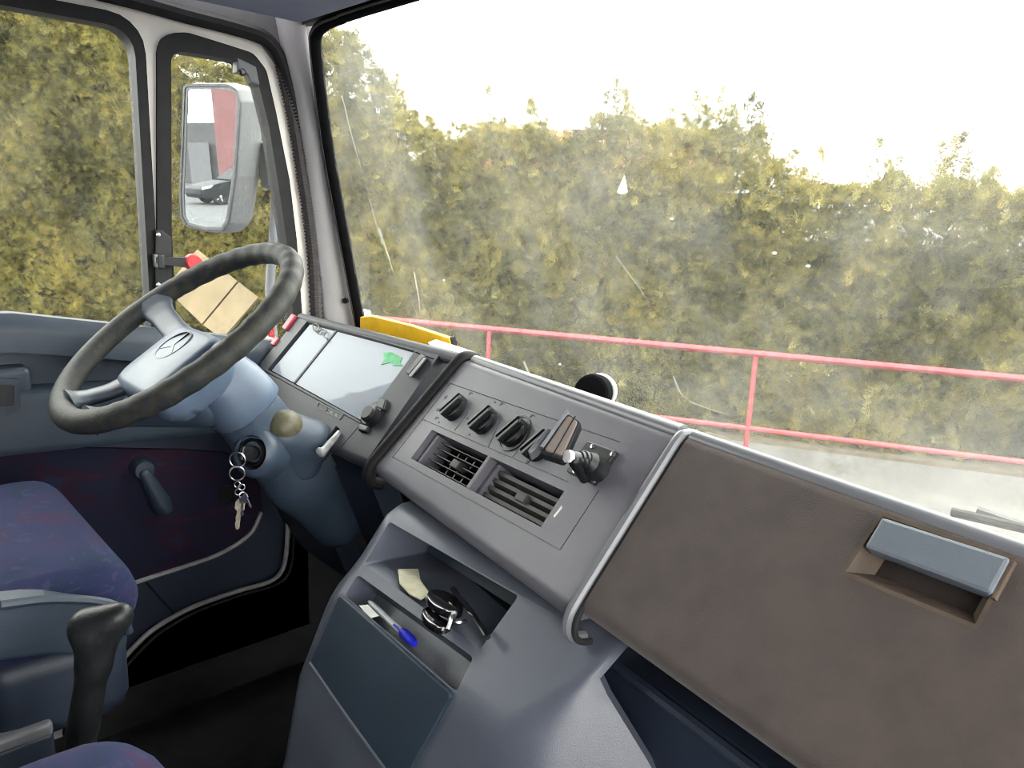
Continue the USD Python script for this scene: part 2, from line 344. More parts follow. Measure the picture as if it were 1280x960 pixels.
#=====SHELL=====
# ------------------------------------------------------------------ cab shell
pxL = lambda L: [(p[1], p[2]) for p in (atx(x, y, -1.62) for x, y in L)]
white_out = pxL([(127, 0), (225, 26), (292, 43), (326, 56), (345, 82), (360, 131), (369, 169), (379, 225), (390, 300), (392, 385)])
q_out = pxL([(195, 290), (195, 62), (200, 48), (212, 42), (232, 41), (281, 56), (315, 67), (331, 88), (343, 140), (360, 225), (369, 300), (376, 395)])
q_in = pxL([(213, 290), (212, 76), (215, 68), (225, 65), (258, 70), (292, 76), (312, 85), (322, 109), (334, 157), (345, 225), (356, 300), (364, 392)])
q_out = q_out + [(q_out[-1][0], -.33), (q_out[0][0], -.33)]; q_in = q_in + [(q_in[-1][0] + .002, -.318), (q_in[0][0], -.318)]
q_out, q_in = rounded(q_out, .022, 5), rounded(q_in, .016, 5)
m_in = rounded([(-.42, .309), (.507, .309), (.507, -.32), (-.42, -.30)], .045, 5); m_out = rounded([(-.46, .333), (.526, .333), (.526, -.34), (-.46, -.33)], .06, 5)
zr = white_out[0][1]
frame_poly = [(-.55, zr + .004), (.30, zr + .004)] + white_out + [(white_out[-1][0] + .004, -.36), (-.55, -.36)]
g = Polygon(frame_poly).difference(Polygon(q_out)).difference(Polygon(m_out))
def poly_extrude(g, fr, h0, h1):
    polys = [g] if g.geom_type == 'Polygon' else list(g.geoms); out = []
    for q in polys:
        cs = m3.CrossSection([np.array(q.exterior.coords)[:-1]] + [np.array(i.coords)[:-1] for i in q.interiors], m3.FillRule.EvenOdd)
        out.append(place(tm(cs.extrude(h1 - h0)), fr.moved(h0)))
    return join(*out)
door = thing('door_1', (-1.62, .2, -.3), kind='structure')
obj('window_frame', poly_extrude(g, FL, -.05, 0), 'painted_frame', door, label='pale painted window frame')
obj('window_seal', ringslab(FL, m_out, m_in, -.035, .008), 'black_rubber', door)
obj('window_seal', ringslab(FL, q_out, q_in, -.035, .008), 'black_rubber', door)
struct('window_1', poly_extrude(Polygon(m_out), FL, -.024, -.019), 'side_glass')
struct('window_2', poly_extrude(Polygon(q_out), FL, -.024, -.019), 'side_glass')
# plastic bracket at the top corner of the quarter light
br = FL.pxs([(294, 72), (318, 84), (323, 108), (312, 104), (306, 92), (294, 92)])
bk = obj('corner_bracket', slab(FL.moved(-.012), br, 0, .022, .003, .003), 'mirror_housing', door)
c = FL.px(300, 91); obj('screw', lathe(FL, *c, [(.001, .006), (.0075, .006), (.0075, .013), (.004, .016), (.001, .016)], 16), 'black_plastic', bk)
# vent latch: plate, two screws, lever with a red tip
lp = FL.pxs([(191, 287), (199, 287), (211, 297), (211, 361), (204, 361), (191, 361)])
latch = obj('latch_plate', slab(FL, lp, .004, .016, .002), 'worn_black', door)
for q in ((194, 293), (194, 355)):
    c = FL.px(*q); obj('screw', lathe(FL, *c, [(.001, .012), (.0042, .012), (.0042, .018), (.001, .019)], 14), 'steel', latch)
a, b = FL.at(193, 325, .03), FL.at(236, 328, .055)
obj('latch_lever', loft([np.array([a + [0, 0, s * .006] + X * t for s, t in ((1, 0), (1, .009), (-1, .009), (-1, 0))]), np.array([b + [0, 0, s * .011] + X * t for s, t in ((1, 0), (1, .009), (-1, .009), (-1, 0))])]), 'black_plastic', latch)
cfr = Frame(FL.at(241, 328, .058), Y, X)
obj('latch_tip', lathe(cfr, 0, 0, [(.001, -.012), (.0150, -.012), (.0165, -.007), (.0165, .008), (.014, .012), (.001, .012)], 28), 'red_plastic', latch, label='round red lever tip')
obj('latch_pivot', rbox(FL, FL.px(193, 325)[0] - .008, FL.px(193, 325)[0] + .006, FL.px(193, 325)[1] - .014, FL.px(193, 325)[1] + .014, .01, .045, .003), 'black_plastic', latch)

# inner door trim
sillz = lambda y: -.213 - .18 * max(0, y - .25) - .02 * max(0, .25 - y)
ys = np.linspace(-.5, .86, 24)
top = [(y, sillz(y)) for y in ys]
def band(f0, f1, h0, h1, y0=-.5, y1=.86, n=24): 
    yy = np.linspace(y0, y1, n); return [(y, f0(y)) for y in yy] + [(y, f1(y)) for y in yy[::-1]]
sill_prof = [(-.035, .0), (.0, .012), (.035, .012), (.05, -.002), (.056, -.02), (.056, -.055), (-.035, -.055)]
obj('door_sill', loft([np.array([FL.pt(y, sillz(y) + dv, h) for h, dv in sill_prof]) for y in ys]), 'door_plastic', door)
obj('upper_panel', slab(FL, band(lambda y: sillz(y) - .05, lambda y: -.36 - .06 * max(0, y - .2), 0, 0), -.04, .022), 'door_plastic', door)
arm_z = lambda y: -.345 - .05 * max(0, y - .2)
arm_prof = [(-.02, .012), (.055, .012), (.07, .004), (.078, -.012), (.078, -.09), (.070, -.105), (.04, -.112), (-.02, -.112)]
arm = obj('armrest', loft([np.array([FL.pt(y, arm_z(y) + dv, h) for h, dv in arm_prof]) for y in np.linspace(-.5, .84, 26)]), 'door_plastic', door)
# raised grip block on the armrest and the dark release recess in its frame
u0 = FL.px(0, 470, .07)[0]
obj('grip_block', rbox(FL, u0 - .22, FL.px(38, 470, .05)[0], arm_z(.2) - .01, arm_z(.2) + .048, -.01, .062, .012), 'door_plastic', arm)
FA = FL.moved(.078)
bz = FA.pxs([(-40, 471), (25, 474), (25, 514), (-40, 517)]); bi = FA.pxs([(-36, 479), (17, 481), (17, 506), (-36, 509)])
obj('release_bezel', ringslab(FA, rounded(bz, .006), rounded(bi, .003), -.004, .005), 'door_plastic', arm)
obj('release_recess', slab(FA, bi, -.004, .001), 'black_plastic', arm, label='black release handle recess')
low = lambda y: -.455 - .2 * max(0, y - .2)
obj('lower_panel', slab(FL, band(lambda y: arm_z(y) - .09, lambda y: -1.02, 0, 0, -.5, .84), -.05, .012), 'navy_plastic', door)
cl = [(-.5, -.475)] + FL.pxs([(0, 557), (120, 560), (230, 562), (285, 566), (312, 582), (326, 612), (328, 636), (314, 664), (270, 695), (170, 727)], .02) + [(.30, -.80), (-.5, -.86)]
insert = obj('cloth_insert', slab(FL, cl, .008, .020, .004, .012), 'door_cloth', door, label='dark red and blue patterned cloth insert')
rimp = smoothpath([FL.at(x, y, .02) for x, y in [(130, 748), (170, 728), (225, 710), (275, 692), (312, 668), (327, 640)]], 6)
obj('insert_piping', tube(rimp, .005, 8), 'seal_grey', door)
seam = np.array([FL.at(x, y, .012) for x, y in [(183, 728), (200, 748), (217, 766)]])
obj('panel_seam', tube(seam, .0025, 6), 'black_rubber', door)
# window winder
c = FL.px(181, 588, .05); hub = obj('winder_handle', lathe(FL, *c, [(.001, .015), (.022, .015), (.022, .045), (.018, .052), (.001, .054)], 26), 'door_plastic', door)
a, b = FL.at(181, 592, .05), FL.at(202, 630, .05)
obj('winder_arm', tm(m3.Manifold.batch_hull([sphere(a, .012, 16), sphere(b, .020, 16), sphere(b + unit(b - a) * .012, .018, 16)]).scale([1, 1, 1])), 'door_plastic', door)
# door-opening seal and the dark sill below it
sp = smoothpath([FL.at(x, y, .03) for x, y in [(360, 655), (358, 690), (352, 714), (335, 728), (300, 738), (250, 755), (215, 772), (185, 792), (155, 822), (130, 850), (115, 880)]], 6)
tr = thing('trim_3', (-1.59, .6, -.85), kind='structure')
obj('door_seal', tube(sp, .0055, 8), 'seal_grey', tr, label='light grey door opening seal'); obj('seal_lip', tube(sp + [.012, .010, -.006], .004, 8), 'black_rubber', tr)
sillp = [(p[1] + .012, p[2] - .004) for p in sp[::4]] + [(.30, -1.12), (1.05, -1.12), (1.05, -.6), (.80, -.6)]
struct('trim_4', slab(FL, sillp, -.06, .012, .004), 'floor_rubber')
# body side behind the door, floor, back, right side with its door opening
struct('wall_left', join(slab(FL, [(.28, -1.12), (1.06, -1.12), (1.06, -.25), (.845, -.25), (.845, -.9), (.28, -.9)], -.09, -.055), slab(FL, [(.845, -1.12), (1.06, -1.12), (1.06, -.26), (.845, -.26)], -.06, -.02), slab(FL, [(-1.25, -1.12), (-.5, -1.12), (-.5, .42), (-1.25, .42)], -.05, .01), slab(FL, [(-.5, -1.12), (.40, -1.12), (.40, -.96), (-.5, -.96)], -.07, -.052)), 'pillar_trim')
struct('floor', slab(Frame((0, 0, -1.12), X, Z), [(-1.70, -1.25), (.47, -1.25), (.47, 1.05), (-1.70, 1.05)], -.05, 0), 'floor_rubber')
struct('wall_back', slab(Frame((0, -1.25, 0), X, -Y), [(-1.67, -1.12), (.47, -1.12), (.47, .5), (-1.67, .5)], 0, .05), 'pillar_trim') if False else struct('wall_back', loft([[(-1.67, -1.25, -1.12), (.47, -1.25, -1.12), (.47, -1.25, .5), (-1.67, -1.25, .5)], [(-1.67, -1.30, -1.12), (.47, -1.30, -1.12), (.47, -1.30, .5), (-1.67, -1.30, .5)]]), 'pillar_trim')
FR = Frame((.42, 0, 0), Y, X)
struct('wall_right', poly_extrude(Polygon([(-1.25, -1.12), (1.02, -1.12), (.84, .46), (-1.25, .46)]).difference(Polygon(rounded([(-.70, -1.06), (.86, -1.06), (.86, -.28), (.76, .36), (-.70, .36)], .06))), FR, 0, .05), 'pillar_trim')
struct('wall_front', loft([[(-1.67, 1.02, -1.12), (.47, 1.02, -1.12), (.47, .99, -.385), (-1.67, .99, -.385)], [(-1.67, 1.08, -1.12), (.47, 1.08, -1.12), (.47, 1.05, -.385), (-1.67, 1.05, -.385)]]), 'dark_void')
# roof lining
FCE = Frame((0, 0, .36), (-1, 0, 0), -Z)      # looks down; u = -x, v = y
hl = [(1.528, -1.25), (1.528, .803), (-.42, .803), (-.42, -1.25)]
struct('ceiling', slab(FCE, rounded(hl, .02), -.12, 0, .010), 'headliner')
rail_poly = [(-1.25, .46), (1.0, .46), (white_out[-1][0] + .03, .38)] + [(white_out[4][0] + .055, white_out[4][1] + .03)] + [(p[0], p[1]) for p in white_out[4::-1]] + [(.25, zr + .004), (-1.25, zr + .004)]
struct('trim_2', slab(FL, rail_poly, -.05, .012), 'roof_rail')
rp = smoothpath([FL.pt(-1.2, zr + .012, .014), FL.pt(.2, zr + .012, .014)] + [FL.pt(p[0] + .004, p[1] + .010, .014) for p in white_out[:7]], 4)
rsx = thing('trim_5', FL.pt(.3, zr, 0), kind='structure'); obj('roof_seal', tube(rp, np.interp(np.arange(len(rp)), [0, len(rp) - 14, len(rp) - 1], [.016, .016, .009]), 10), 'black_rubber', rsx)
# A pillar with its ribbed seal and the cover screw
prear = [atx(x, y, -1.605) for x, y in [(352, 60), (366, 120), (380, 205), (392, 295), (402, 392), (404, 420)]]
pfront = [FWS.at(x, y) for x, y in [(383, 36), (394, 100), (409, 190), (426, 295), (444, 393), (449, 425)]]
pil = thing('trim_1', (-1.6, .9, -.3), kind='structure')
rings = []
for a, b in zip(prear, pfront):
    m = (a + b) / 2 + np.array([.012, -.010, 0]); o = np.array([-.06, .008, 0])
    rings.append(np.array([a, a * .7 + m * .3 + [.004, -.003, 0], m, b * .7 + m * .3 + [.003, -.003, 0], b, b + o, a + o]))
rings = [rings[0] + [-.01, -.02, .10]] + rings
obj('pillar_cover', loft(rings), 'pillar_trim', pil, smooth=40)
pp = (prear[4] + pfront[4]) / 2
sc = on(432, 376, pp + X * .01, unit([.5, -.8, 0])); pfr = Frame(sc, unit([.85, .5, 0]), unit([.5, -.85, 0]))
obj('cover_screw', lathe(pfr, 0, 0, [(.001, -.004), (.0065, -.004), (.0065, .004), (.001, .003)], 18), 'black_rubber', pil, label='black cover screw')
rib0 = smoothpath([atx(x, y, -1.612) for x, y in [(352, 78), (366, 140), (376, 200), (385, 260), (392, 320), (396, 400)]], 14)
obj('seal_base', tube(rib0, .013, 10), 'ribbed_seal', pil)
ribs = []
for i in range(0, len(rib0) - 1):
    t = unit(rib0[i + 1] - rib0[i]); ribs.append(tube([rib0[i] - t * .0016, rib0[i] + t * .0016], .0158, 10))
obj('seal_ribs', join(*ribs), 'ribbed_seal', pil, kind='stuff')
# windscreen and its rubber
wl = [FWS.px(*q) for q in [(452, 400), (431, 285), (414, 190), (402, 100), (397, 60), (398, 45), (408, 33), (430, 24), (500, 1)]]
top_v = wl[-1][1]; wl[-1] = (wl[-1][0], top_v)
wo = [(w[0] - (.02 if k < 5 else .012 if k < 7 else 0), w[1] + (0 if k < 5 else .012)) for k, w in enumerate(wl)]
seal_line = [(wl[0][0] - .01, -.13)] + [tuple(w) for w in wl] + [(.95, top_v), (1.0, top_v - .03), (1.03, top_v - .1), (1.06, -.13)]
glass_out = [(wo[0][0] - .01, -.13)] + wo + [(.95, top_v), (1.0, top_v - .03), (1.03, top_v - .1), (1.06, -.13)]
wsc = obj('window_3', slab(FWS, glass_out, -.006, 0), 'windscreen_glass', None, kind='structure')
gp = smoothpath([FWS.pt(u - .004, v, .004) if i < 5 else FWS.pt(u, v + .004, .004) for i, (u, v) in enumerate(seal_line[:-2])], 5)
gp = np.vstack([gp, FWS.pts(seal_line[-2:], .004)])
tw = thing('trim_6', (-1.5, .9, 0), kind='structure')
obj('windscreen_seal', tube(gp, .0135, 12), 'seal_rubber', tw)
obj('seal_bead', tube(gp + FWS.n * .0125, .0025, 8), 'ribbed_seal', tw)
struct('trim_7', slab(FWS, [(-1.0, top_v + .008), (1.05, top_v + .008), (1.05, top_v + .12), (-1.0, top_v + .12)], -.03, .008), 'black_rubber')

#=====DASH=====
# ------------------------------------------------------------------ dash top (shelf behind the faces)
FT = Frame((0, 0, 0), X, Z)
# centre panel
prof = rounded([(.022, -.155), (.0, 0.0), (-.250, 0.0), (-.165, -.121), (-.06, -.155)], .018, 6)
dash = thing('heater_panel', FD.pt(-.24, -.12, 0), 'dark grey dash panel with heater knobs and wide double air vent', 'heater panel')
uL = lambda v: -.470 + (v + .006) * .19
body = extr(FD, prof, -.47, -.006, shear0=uL)
vent = FD.pxs([(540, 537), (705.6, 613.8), (676, 659), (513.4, 573)])
vent_prism = loft([FD.pts(inset(vent, .004), -.055), FD.pts(vent, .004)])
def groove(a, b, w=.0016, d=.0018):
    a, b = np.asarray(a), np.asarray(b); t = unit(b - a); nn = np.array([-t[1], t[0]]) * w / 2
    return slab(FD, [a - nn - t * w / 2, b - nn + t * w / 2, b + nn + t * w / 2, a + nn - t * w / 2], -d, .003)
c5 = lambda x, y: (440 + x / 3.2, 420 + y / 3.2)
G = [((392, 190), (1070, 425)), ((392, 190), (163, 485)), ((163, 485), (832, 856)), ((832, 856), (985, 620)), ((277, 332), (865, 585)), ((462, 310), (410, 378)), ((590, 345), (545, 445)), ((700, 400), (640, 490))]
grooves = [groove(FD.px(*c5(*a)), FD.px(*c5(*b))) for a, b in G]
body = cut(body, vent_prism, *grooves)
obj('panel_body', body, 'grey_plastic', dash)
# vents
def lerp(a, b, t): return np.asarray(a) * (1 - t) + np.asarray(b) * t
vi = inset(vent, .004)
vent = np.array(vent)
TLv, TRv, BRv, BLv = [np.array(q) for q in vent]
def VQ(s, t): return lerp(lerp(TLv, TRv, s), lerp(BLv, BRv, s), t)
obj('vent_floor', slab(FD, vi, -.054, -.050), 'dark_void', dash)
for (s0, s1, kind) in ((.03, .475, 0), (.525, .985, 1)):
    fr = obj('air_vent', slab(FD, [VQ(s0 - .012, .04), VQ(s0 + .012, .04), VQ(s0 + .012, .97), VQ(s0 - .012, .97)], -.05, -.008 if kind == 0 else -.012, .002), 'grey_plastic', dash)
    if kind: obj('vent_end', slab(FD, [VQ(s1 - .008, .06), VQ(s1 + .006, .06), VQ(s1 + .006, .98), VQ(s1 - .008, .98)], -.05, -.006, .002), 'grey_plastic', fr)
    n = 5 if kind == 0 else 4
    for i in range(n):
        t = (.16 + .76 * i / (n - 1)) if kind == 0 else (.22 + .66 * i / (n - 1)); w = .013 if kind == 0 else .05
        p = [VQ(s0 + .012, t - w), VQ(s1, t - w), VQ(s1, t + w), VQ(s0 + .012, t + w)]
        lo, hi = FD.pts(p, -.040), FD.pts(p, -.018)
        if kind: lo = lo - FD.ey * .012
        obj('slat', loft([lo, hi]), 'vent_plastic', fr)
    for i in range(6):
        s = s0 + (s1 - s0) * (i + .8) / 6.6
        obj('fin', slab(FD, [VQ(s - .004, .1), VQ(s + .004, .1), VQ(s + .004, .95), VQ(s - .004, .95)], -.05, -.034 if kind == 0 else -.042), 'black_plastic', fr)
    s = s0 + (s1 - s0) * .52; obj('vent_tab', slab(FD, [VQ(s - .03, .42), VQ(s + .03, .42), VQ(s + .03, .66), VQ(s - .03, .66)], -.03, -.012, .002), 'vent_plastic', fr)
obj('vent_divider', slab(FD, [VQ(.487, .0), VQ(.513, .0), VQ(.513, 1.0), VQ(.487, 1.0)], -.05, .001, .002), 'grey_plastic', dash)
# heater knobs
for k, (x, y, lab) in enumerate([(566, 507.5, 'first'), (602.5, 523.5, ''), (639, 538, ''), (670, 555, '')]):
    u, v = FD.px(x, y, .008)
    kb = obj('heater_knob', lathe(FD, u, v, [(.001, .0), (.0212, .0), (.0205, .006), (.018, .009), (.001, .0095)], 32), 'worn_black', dash)
    KF = Frame(FD.pt(u, v, 0), FD.ex * math.cos(1.12) + FD.ey * math.sin(1.12), FD.n)
    gp_ = [(-.0212, -.0078), (.0212, -.0078), (.0212, .0078), (-.0212, .0078)]
    gm = cut(slab(KF, gp_, .004, .0165, .002, .004), slab(KF, box_uv(-.03, .03, -.002, .0035), .0135, .03))
    obj('grip', gm, 'black_plastic', kb)
    if k == 2: obj('knob_ring', ringslab(FD, [(u + .0275 * math.cos(t), v + .0275 * math.sin(t)) for t in np.linspace(0, 2 * np.pi, 40, endpoint=False)], [(u + .0255 * math.cos(t), v + .0255 * math.sin(t)) for t in np.linspace(0, 2 * np.pi, 40, endpoint=False)], 0, .002), 'black_plastic', kb)
# printed heater marks beside the knobs (small fan, arrow and arc pictograms)
def mark(cx, cy, kind):
    u, v = FD.px(*c5(cx, cy)); w = .0032
    if kind == 'arrow': p = [(u - w, v + w * .6), (u + w * 1.4, v + w * .6), (u + w * 1.4, v + w * .1), (u - w * .2, v + w * .1), (u - w * .5, v - w), (u - w, v - w)]
    elif kind == 'dot': p = [(u - w * .5, v - w * .4), (u + w * .5, v - w * .4), (u + w * .5, v + w * .4), (u - w * .5, v + w * .4)]
    else: p = [(u - w, v - w * .8), (u + w * .2, v - w), (u + w, v), (u + w * .1, v + w), (u - w * .2, v), (u - w, v + w * .5)]
    return slab(FD, p, 0, .0006)
for q in [(475, 230, 'arrow'), (600, 272, 'arrow'), (722, 320, 'arrow'), (375, 245, 'fan'), (345, 295, 'fan'), (340, 328, 'arrow'), (348, 345, 'dot'), (572, 265, 'dot'), (470, 395, 'dot'), (462, 330, 'dot'), (705, 503, 'fan'), (700, 375, 'dot')]:
    obj('printed_mark', mark(*q), 'printed_mark', dash, smooth=False)
# scuff beside the vent
p = FD.pxs([(702, 632), (703, 635), (693, 647), (692, 645)]); obj('scuff', slab(FD, p, 0, .0004), 'white_paper', dash, label='small white scuff', smooth=False)
# left gasket, right bright trim bead
def prof_path(u_of_v, lift, v0=-.262, top=True):
    L = [(.008, -.022), (.0, -.006), (-.012, -.0005), (-.05, 0), (-.10, 0), (-.15, 0), (-.20, 0), (-.228, -.002), (-.243, -.012), (-.246, -.025), (-.240, -.038)]
    return smoothpath([FD.pt(u_of_v(v), v, h + lift) for v, h in L], 4)
gas = thing('rubber_gasket', FD.pt(-.49, -.2, 0), 'thick black rubber gasket between the instruments and the heater panel', 'gasket')
obj('gasket', tube(prof_path(lambda v: uL(v) - .009, .002), .0105, 12), 'black_rubber', gas)
obj('gasket_lip', tube(prof_path(lambda v: uL(v) - .026, -.004), .006, 10), 'black_plastic', gas)
bead = thing('trim_bead', FD.pt(0, -.2, 0), 'shiny grey moulded bead between heater panel and brown glove compartment', 'trim')
obj('bead', tube(prof_path(lambda v: .003, .0), .0065, 10), 'trim_gloss', bead)
obj('bead_gap', tube(prof_path(lambda v: .0115, -.003), .0035, 8), 'dark_void', bead)
# glove compartment
glove = thing('glove_compartment', FD.pt(.3, -.2, 0), 'brown felt-covered glove compartment with recessed grey-blue handle', 'glove compartment')
gprof = rounded([(.022, -.155), (.0, 0.001), (-.232, 0.001), (-.20, -.05), (-.06, -.155)], .014, 6)
gbody = extr(FD, gprof, .014, .97)
hr = FD.pxs([(1103, 643), (1267, 698.6), (1221, 784.6), (1054, 716.7)])
hr_in = inset(hr, .013); cc = np.mean(hr, 0)
rec = loft([FD.pts(hr_in, -.018), FD.pts(hr, .002), FD.pts(inset(hr, -.001), .01)])
gb = obj('lid', cut(gbody, rec), 'brown_felt', glove)
obj('handle_recess', cut(loft([FD.pts(inset(hr, -.0015), -.022), FD.pts(inset(hr, -.0015), .0012)]), loft([FD.pts(hr_in, -.018), FD.pts(inset(hr, .0015), .0014), FD.pts(inset(hr, .001), .01)])), 'brown_recess', glove, label='worn brown handle recess')
hf = FD.pxs([(1104, 648), (1265, 699.5), (1240, 746), (1081.5, 686)], .004)
obj('handle', slab(FD, rounded(hf, .003), -.005, .008, .003), 'handle_plastic', glove, label='grey-blue flap handle')
obj('handle_edge', slab(FD, [lerp(hf[2], hf[1], 0) + [-.0005, -.001], lerp(hf[1], hf[2], .02) + [-.002, 0], lerp(hf[1], hf[2], .02) + [.003, 0], hf[2] + [.003, -.001]], -.016, .0055, .001), 'brown_recess', glove)
# bright rounded top edge strip of the whole dash and the shelf behind it
vtc = (FC.px(376, 394)[1] + FC.px(549, 446)[1]) / 2 + .05
shelf = thing('windscreen_shelf', (-.6, .85, -.3), 'dark grey shelf running along the foot of the windscreen behind the panels', 'shelf')
sh = [FD.pt(-.47, .022, -.172), FD.pt(.97, .022, -.172), np.array([.42, .985, -.37]), np.array([-1.60, .985, -.37]), np.array([-1.60, .92, -.36]), FC.pt(.16, vtc, -.15)]
obj('shelf', loft([np.array(sh), np.array(sh) - Z * .03]), 'cluster_plastic', shelf)
obj('top_edge', tube([FD.pt(.014, .0, -.0095), FD.pt(.97, .0, -.0075)], .0095, 14), 'trim_gloss', glove, label='pale rounded top edge')
obj('top_edge', tube([FD.pt(-.462, .001, -.013), FD.pt(-.004, .001, -.010)], .0105, 14), 'trim_gloss', dash, label='pale rounded top edge')
# lower dash under the glove compartment
FLD = face(FD.pt(0, -.24, -.088), DX, math.radians(4))
lower = thing('lower_dash', FLD.pt(.3, -.3, 0), 'dark navy lower dash panel below the brown glove compartment', 'dashboard panel')
obj('panel', slab(FLD, [(-.03, .0), (.97, .0), (.97, -.62), (-.03, -.62)], -.04, 0, .006), 'navy_plastic', lower)
obj('panel_lip', tube([FLD.pt(-.03, -.006, .004), FLD.pt(.97, -.006, .004)], .007, 8), 'navy_plastic', lower)

#=====CLUSTER=====
clus = thing('instrument_cluster', FC.pt(-.05, -.1, 0), 'instrument cluster with pale reflecting lens behind the steering wheel', 'instrument cluster')
tl, trr, br_, bl = [FC.px(*q) for q in [(376, 394), (549, 446), (450, 590), (314, 470)]]
vt = (tl[1] + trr[1]) / 2
vb = br_[1]
su = lambda P, Q: (lambda v: P[0] + (Q[0] - P[0]) * (v - P[1]) / (Q[1] - P[1]))
cprof = rounded([(vt + .055, -.125), (vt + .008, .002), (vb, .002), (vb + .03, -.06), (vt, -.125)], .016, 6)
cb = extr(FC, cprof, 0, 0, shear0=su(tl, bl), shear1=su(trr, br_))
lens_o = FC.pxs([(388, 402), (518, 440), (455, 527), (338, 462)])
lo_ = FC.pxs([(386, 400.5), (519.5, 439.5), (455, 529), (335.5, 462.5)])
slot = FC.pxs([(421, 533), (426, 537), (413, 558), (407, 553)])
cb = cut(cb, loft([FC.pts(lo_, -.008), FC.pts(lo_, .01)]), slab(FC, slot, -.015, .01))
gl = [((318, 457), (340, 469)), ((340, 469), (452, 531)), ((452, 531), (427, 560)), ((390, 552), (446, 584)), ((520, 441), (543, 450))]
def grooveC(a, b, w=.0022, d=.002):
    a, b = FC.px(*a), FC.px(*b); t = unit(b - a); nn = np.array([-t[1], t[0]]) * w / 2
    return slab(FC, [a - nn, b - nn, b + nn, a + nn], -d, .004)
cb = cut(cb, *[grooveC(a, b) for a, b in gl])
obj('housing', cb, 'cluster_plastic', clus)
d0, d1 = FC.px(425.5, 413), FC.px(372.5, 484)
lens_o = [np.array(q) for q in lens_o]
ea = lambda: None
def lens_part(P): return slab(FC, P, -.008, -.003, .001)
top_d, bot_d = lerp(lens_o[0], lens_o[1], .285), lerp(lens_o[3], lens_o[2], .285)
obj('lens', lens_part([lens_o[0], lerp(lens_o[0], lens_o[1], .277), lerp(lens_o[3], lens_o[2], .277), lens_o[3]]), 'lens', clus)
obj('lens', lens_part([lerp(lens_o[0], lens_o[1], .295), lens_o[1], lens_o[2], lerp(lens_o[3], lens_o[2], .295)]), 'lens', clus)
obj('lens_divider', slab(FC, [lerp(lens_o[0], lens_o[1], .277), lerp(lens_o[0], lens_o[1], .295), lerp(lens_o[3], lens_o[2], .295), lerp(lens_o[3], lens_o[2], .277)], -.008, -.001, .001), 'cluster_plastic', clus)
obj('red_switch', slab(FC, FC.pxs([(368, 394), (373, 397), (360, 415), (355, 412)]), 0, .009, .003, .003), 'red_switch', clus, label='long red warning switch')
obj('red_switch', slab(FC, FC.pxs([(347, 422), (351, 425), (344, 434), (339, 432)]), 0, .007, .003, .003), 'red_switch', clus, label='short red button')
gst = FC.pxs([(478, 440), (488, 439), (502, 446), (499, 452), (503, 456), (490, 456), (487, 452), (475, 455), (480, 448)])
obj('sticker', slab(FC, gst, -.003, -.0022), 'green_sticker', clus, label='ragged green sticker on the lens', smooth=False)
# small hook symbol hanging on the small lens
hk = [FC.at(x, y, .002) for x, y in [(391, 406), (395, 405), (399, 409), (397, 414), (392, 412), (391, 406)]]
obj('lens_hook', join(tube(smoothpath(hk, 4), .0014, 6), tube(smoothpath([FC.at(x, y, .002) for x, y in [(398, 416), (402, 412), (408, 414), (405, 420), (409, 424)]], 4), .0014, 6)), 'worn_patch', clus)
# dark tab right of the lens, lamp switch, indicator strip
tabp = FC.pxs([(531, 446), (537, 450), (517, 473), (511, 470)]); obj('dark_tab', slab(FC, tabp, 0, .012, .003, .002), 'black_plastic', clus)
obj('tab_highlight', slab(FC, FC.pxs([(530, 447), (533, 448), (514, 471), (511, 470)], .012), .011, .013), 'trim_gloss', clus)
c = FC.px(468, 520); KF = FC
ls = obj('lamp_switch', lathe(FC, *c, [(.001, 0), (.026, 0), (.026, .006), (.021, .009), (.001, .009)], 30), 'black_plastic', clus, label='ribbed rotary lamp switch')
obj('switch_cap', lathe(FC, *FC.px(465, 520, .012), [(.001, .008), (.016, .008), (.0155, .022), (.012, .026), (.001, .026)], 24), 'worn_black', ls)
obj('switch_ear', slab(FC, FC.pxs([(478, 499), (488, 503), (484, 517), (474, 513)]), .0, .011, .003, .003), 'black_plastic', ls)
obj('switch_ear', slab(FC, FC.pxs([(452, 532), (466, 536), (461, 543), (451, 541)]), .0, .009, .003, .003), 'black_plastic', ls)
ist = FC.pxs([(399, 503), (431, 519), (426, 526), (397, 511)])
obj('indicator_strip', ringslab(FC, rounded(ist, .002), rounded(inset(ist, .0016), .002), 0, .0034), 'black_plastic', clus)
obj('indicator_mark', slab(FC, FC.pxs([(406, 510), (410, 510), (411, 514), (407, 515)]), 0, .003), 'printed_mark', clus, smooth=False)
for x, y in ((415, 515), (421, 518)): obj('indicator_mark', slab(FC, FC.pxs([(x, y), (x + 2, y + 1), (x + 1, y + 4), (x - 1, y + 3)]), 0, .003), 'print_grey', clus, smooth=False)
# silver lever in its slot
lv = [FC.at(x, y, h) for x, y, h in [(424, 541, .004), (417, 549, .010), (410, 557, .014), (404, 564, .018), (398, 566, .02)]]
obj('slot_lever', tube(smoothpath(lv, 4), np.interp(np.linspace(0, 1, 17), [0, .7, .85, 1], [.006, .008, .0115, .009]), 10, squash=.6), 'slot_metal', clus, label='silver lever sticking out of its slot')
# hood over the cluster (rounded top edge) 
hood = [FC.pt(su(tl, bl)(vt + .006) - .004, vt + .002, -.008), FC.pt(su(trr, br_)(vt + .006) + .042, vt + .002, -.008)]
obj('hood_edge', tube(hood, .012, 12), 'cluster_plastic', clus)
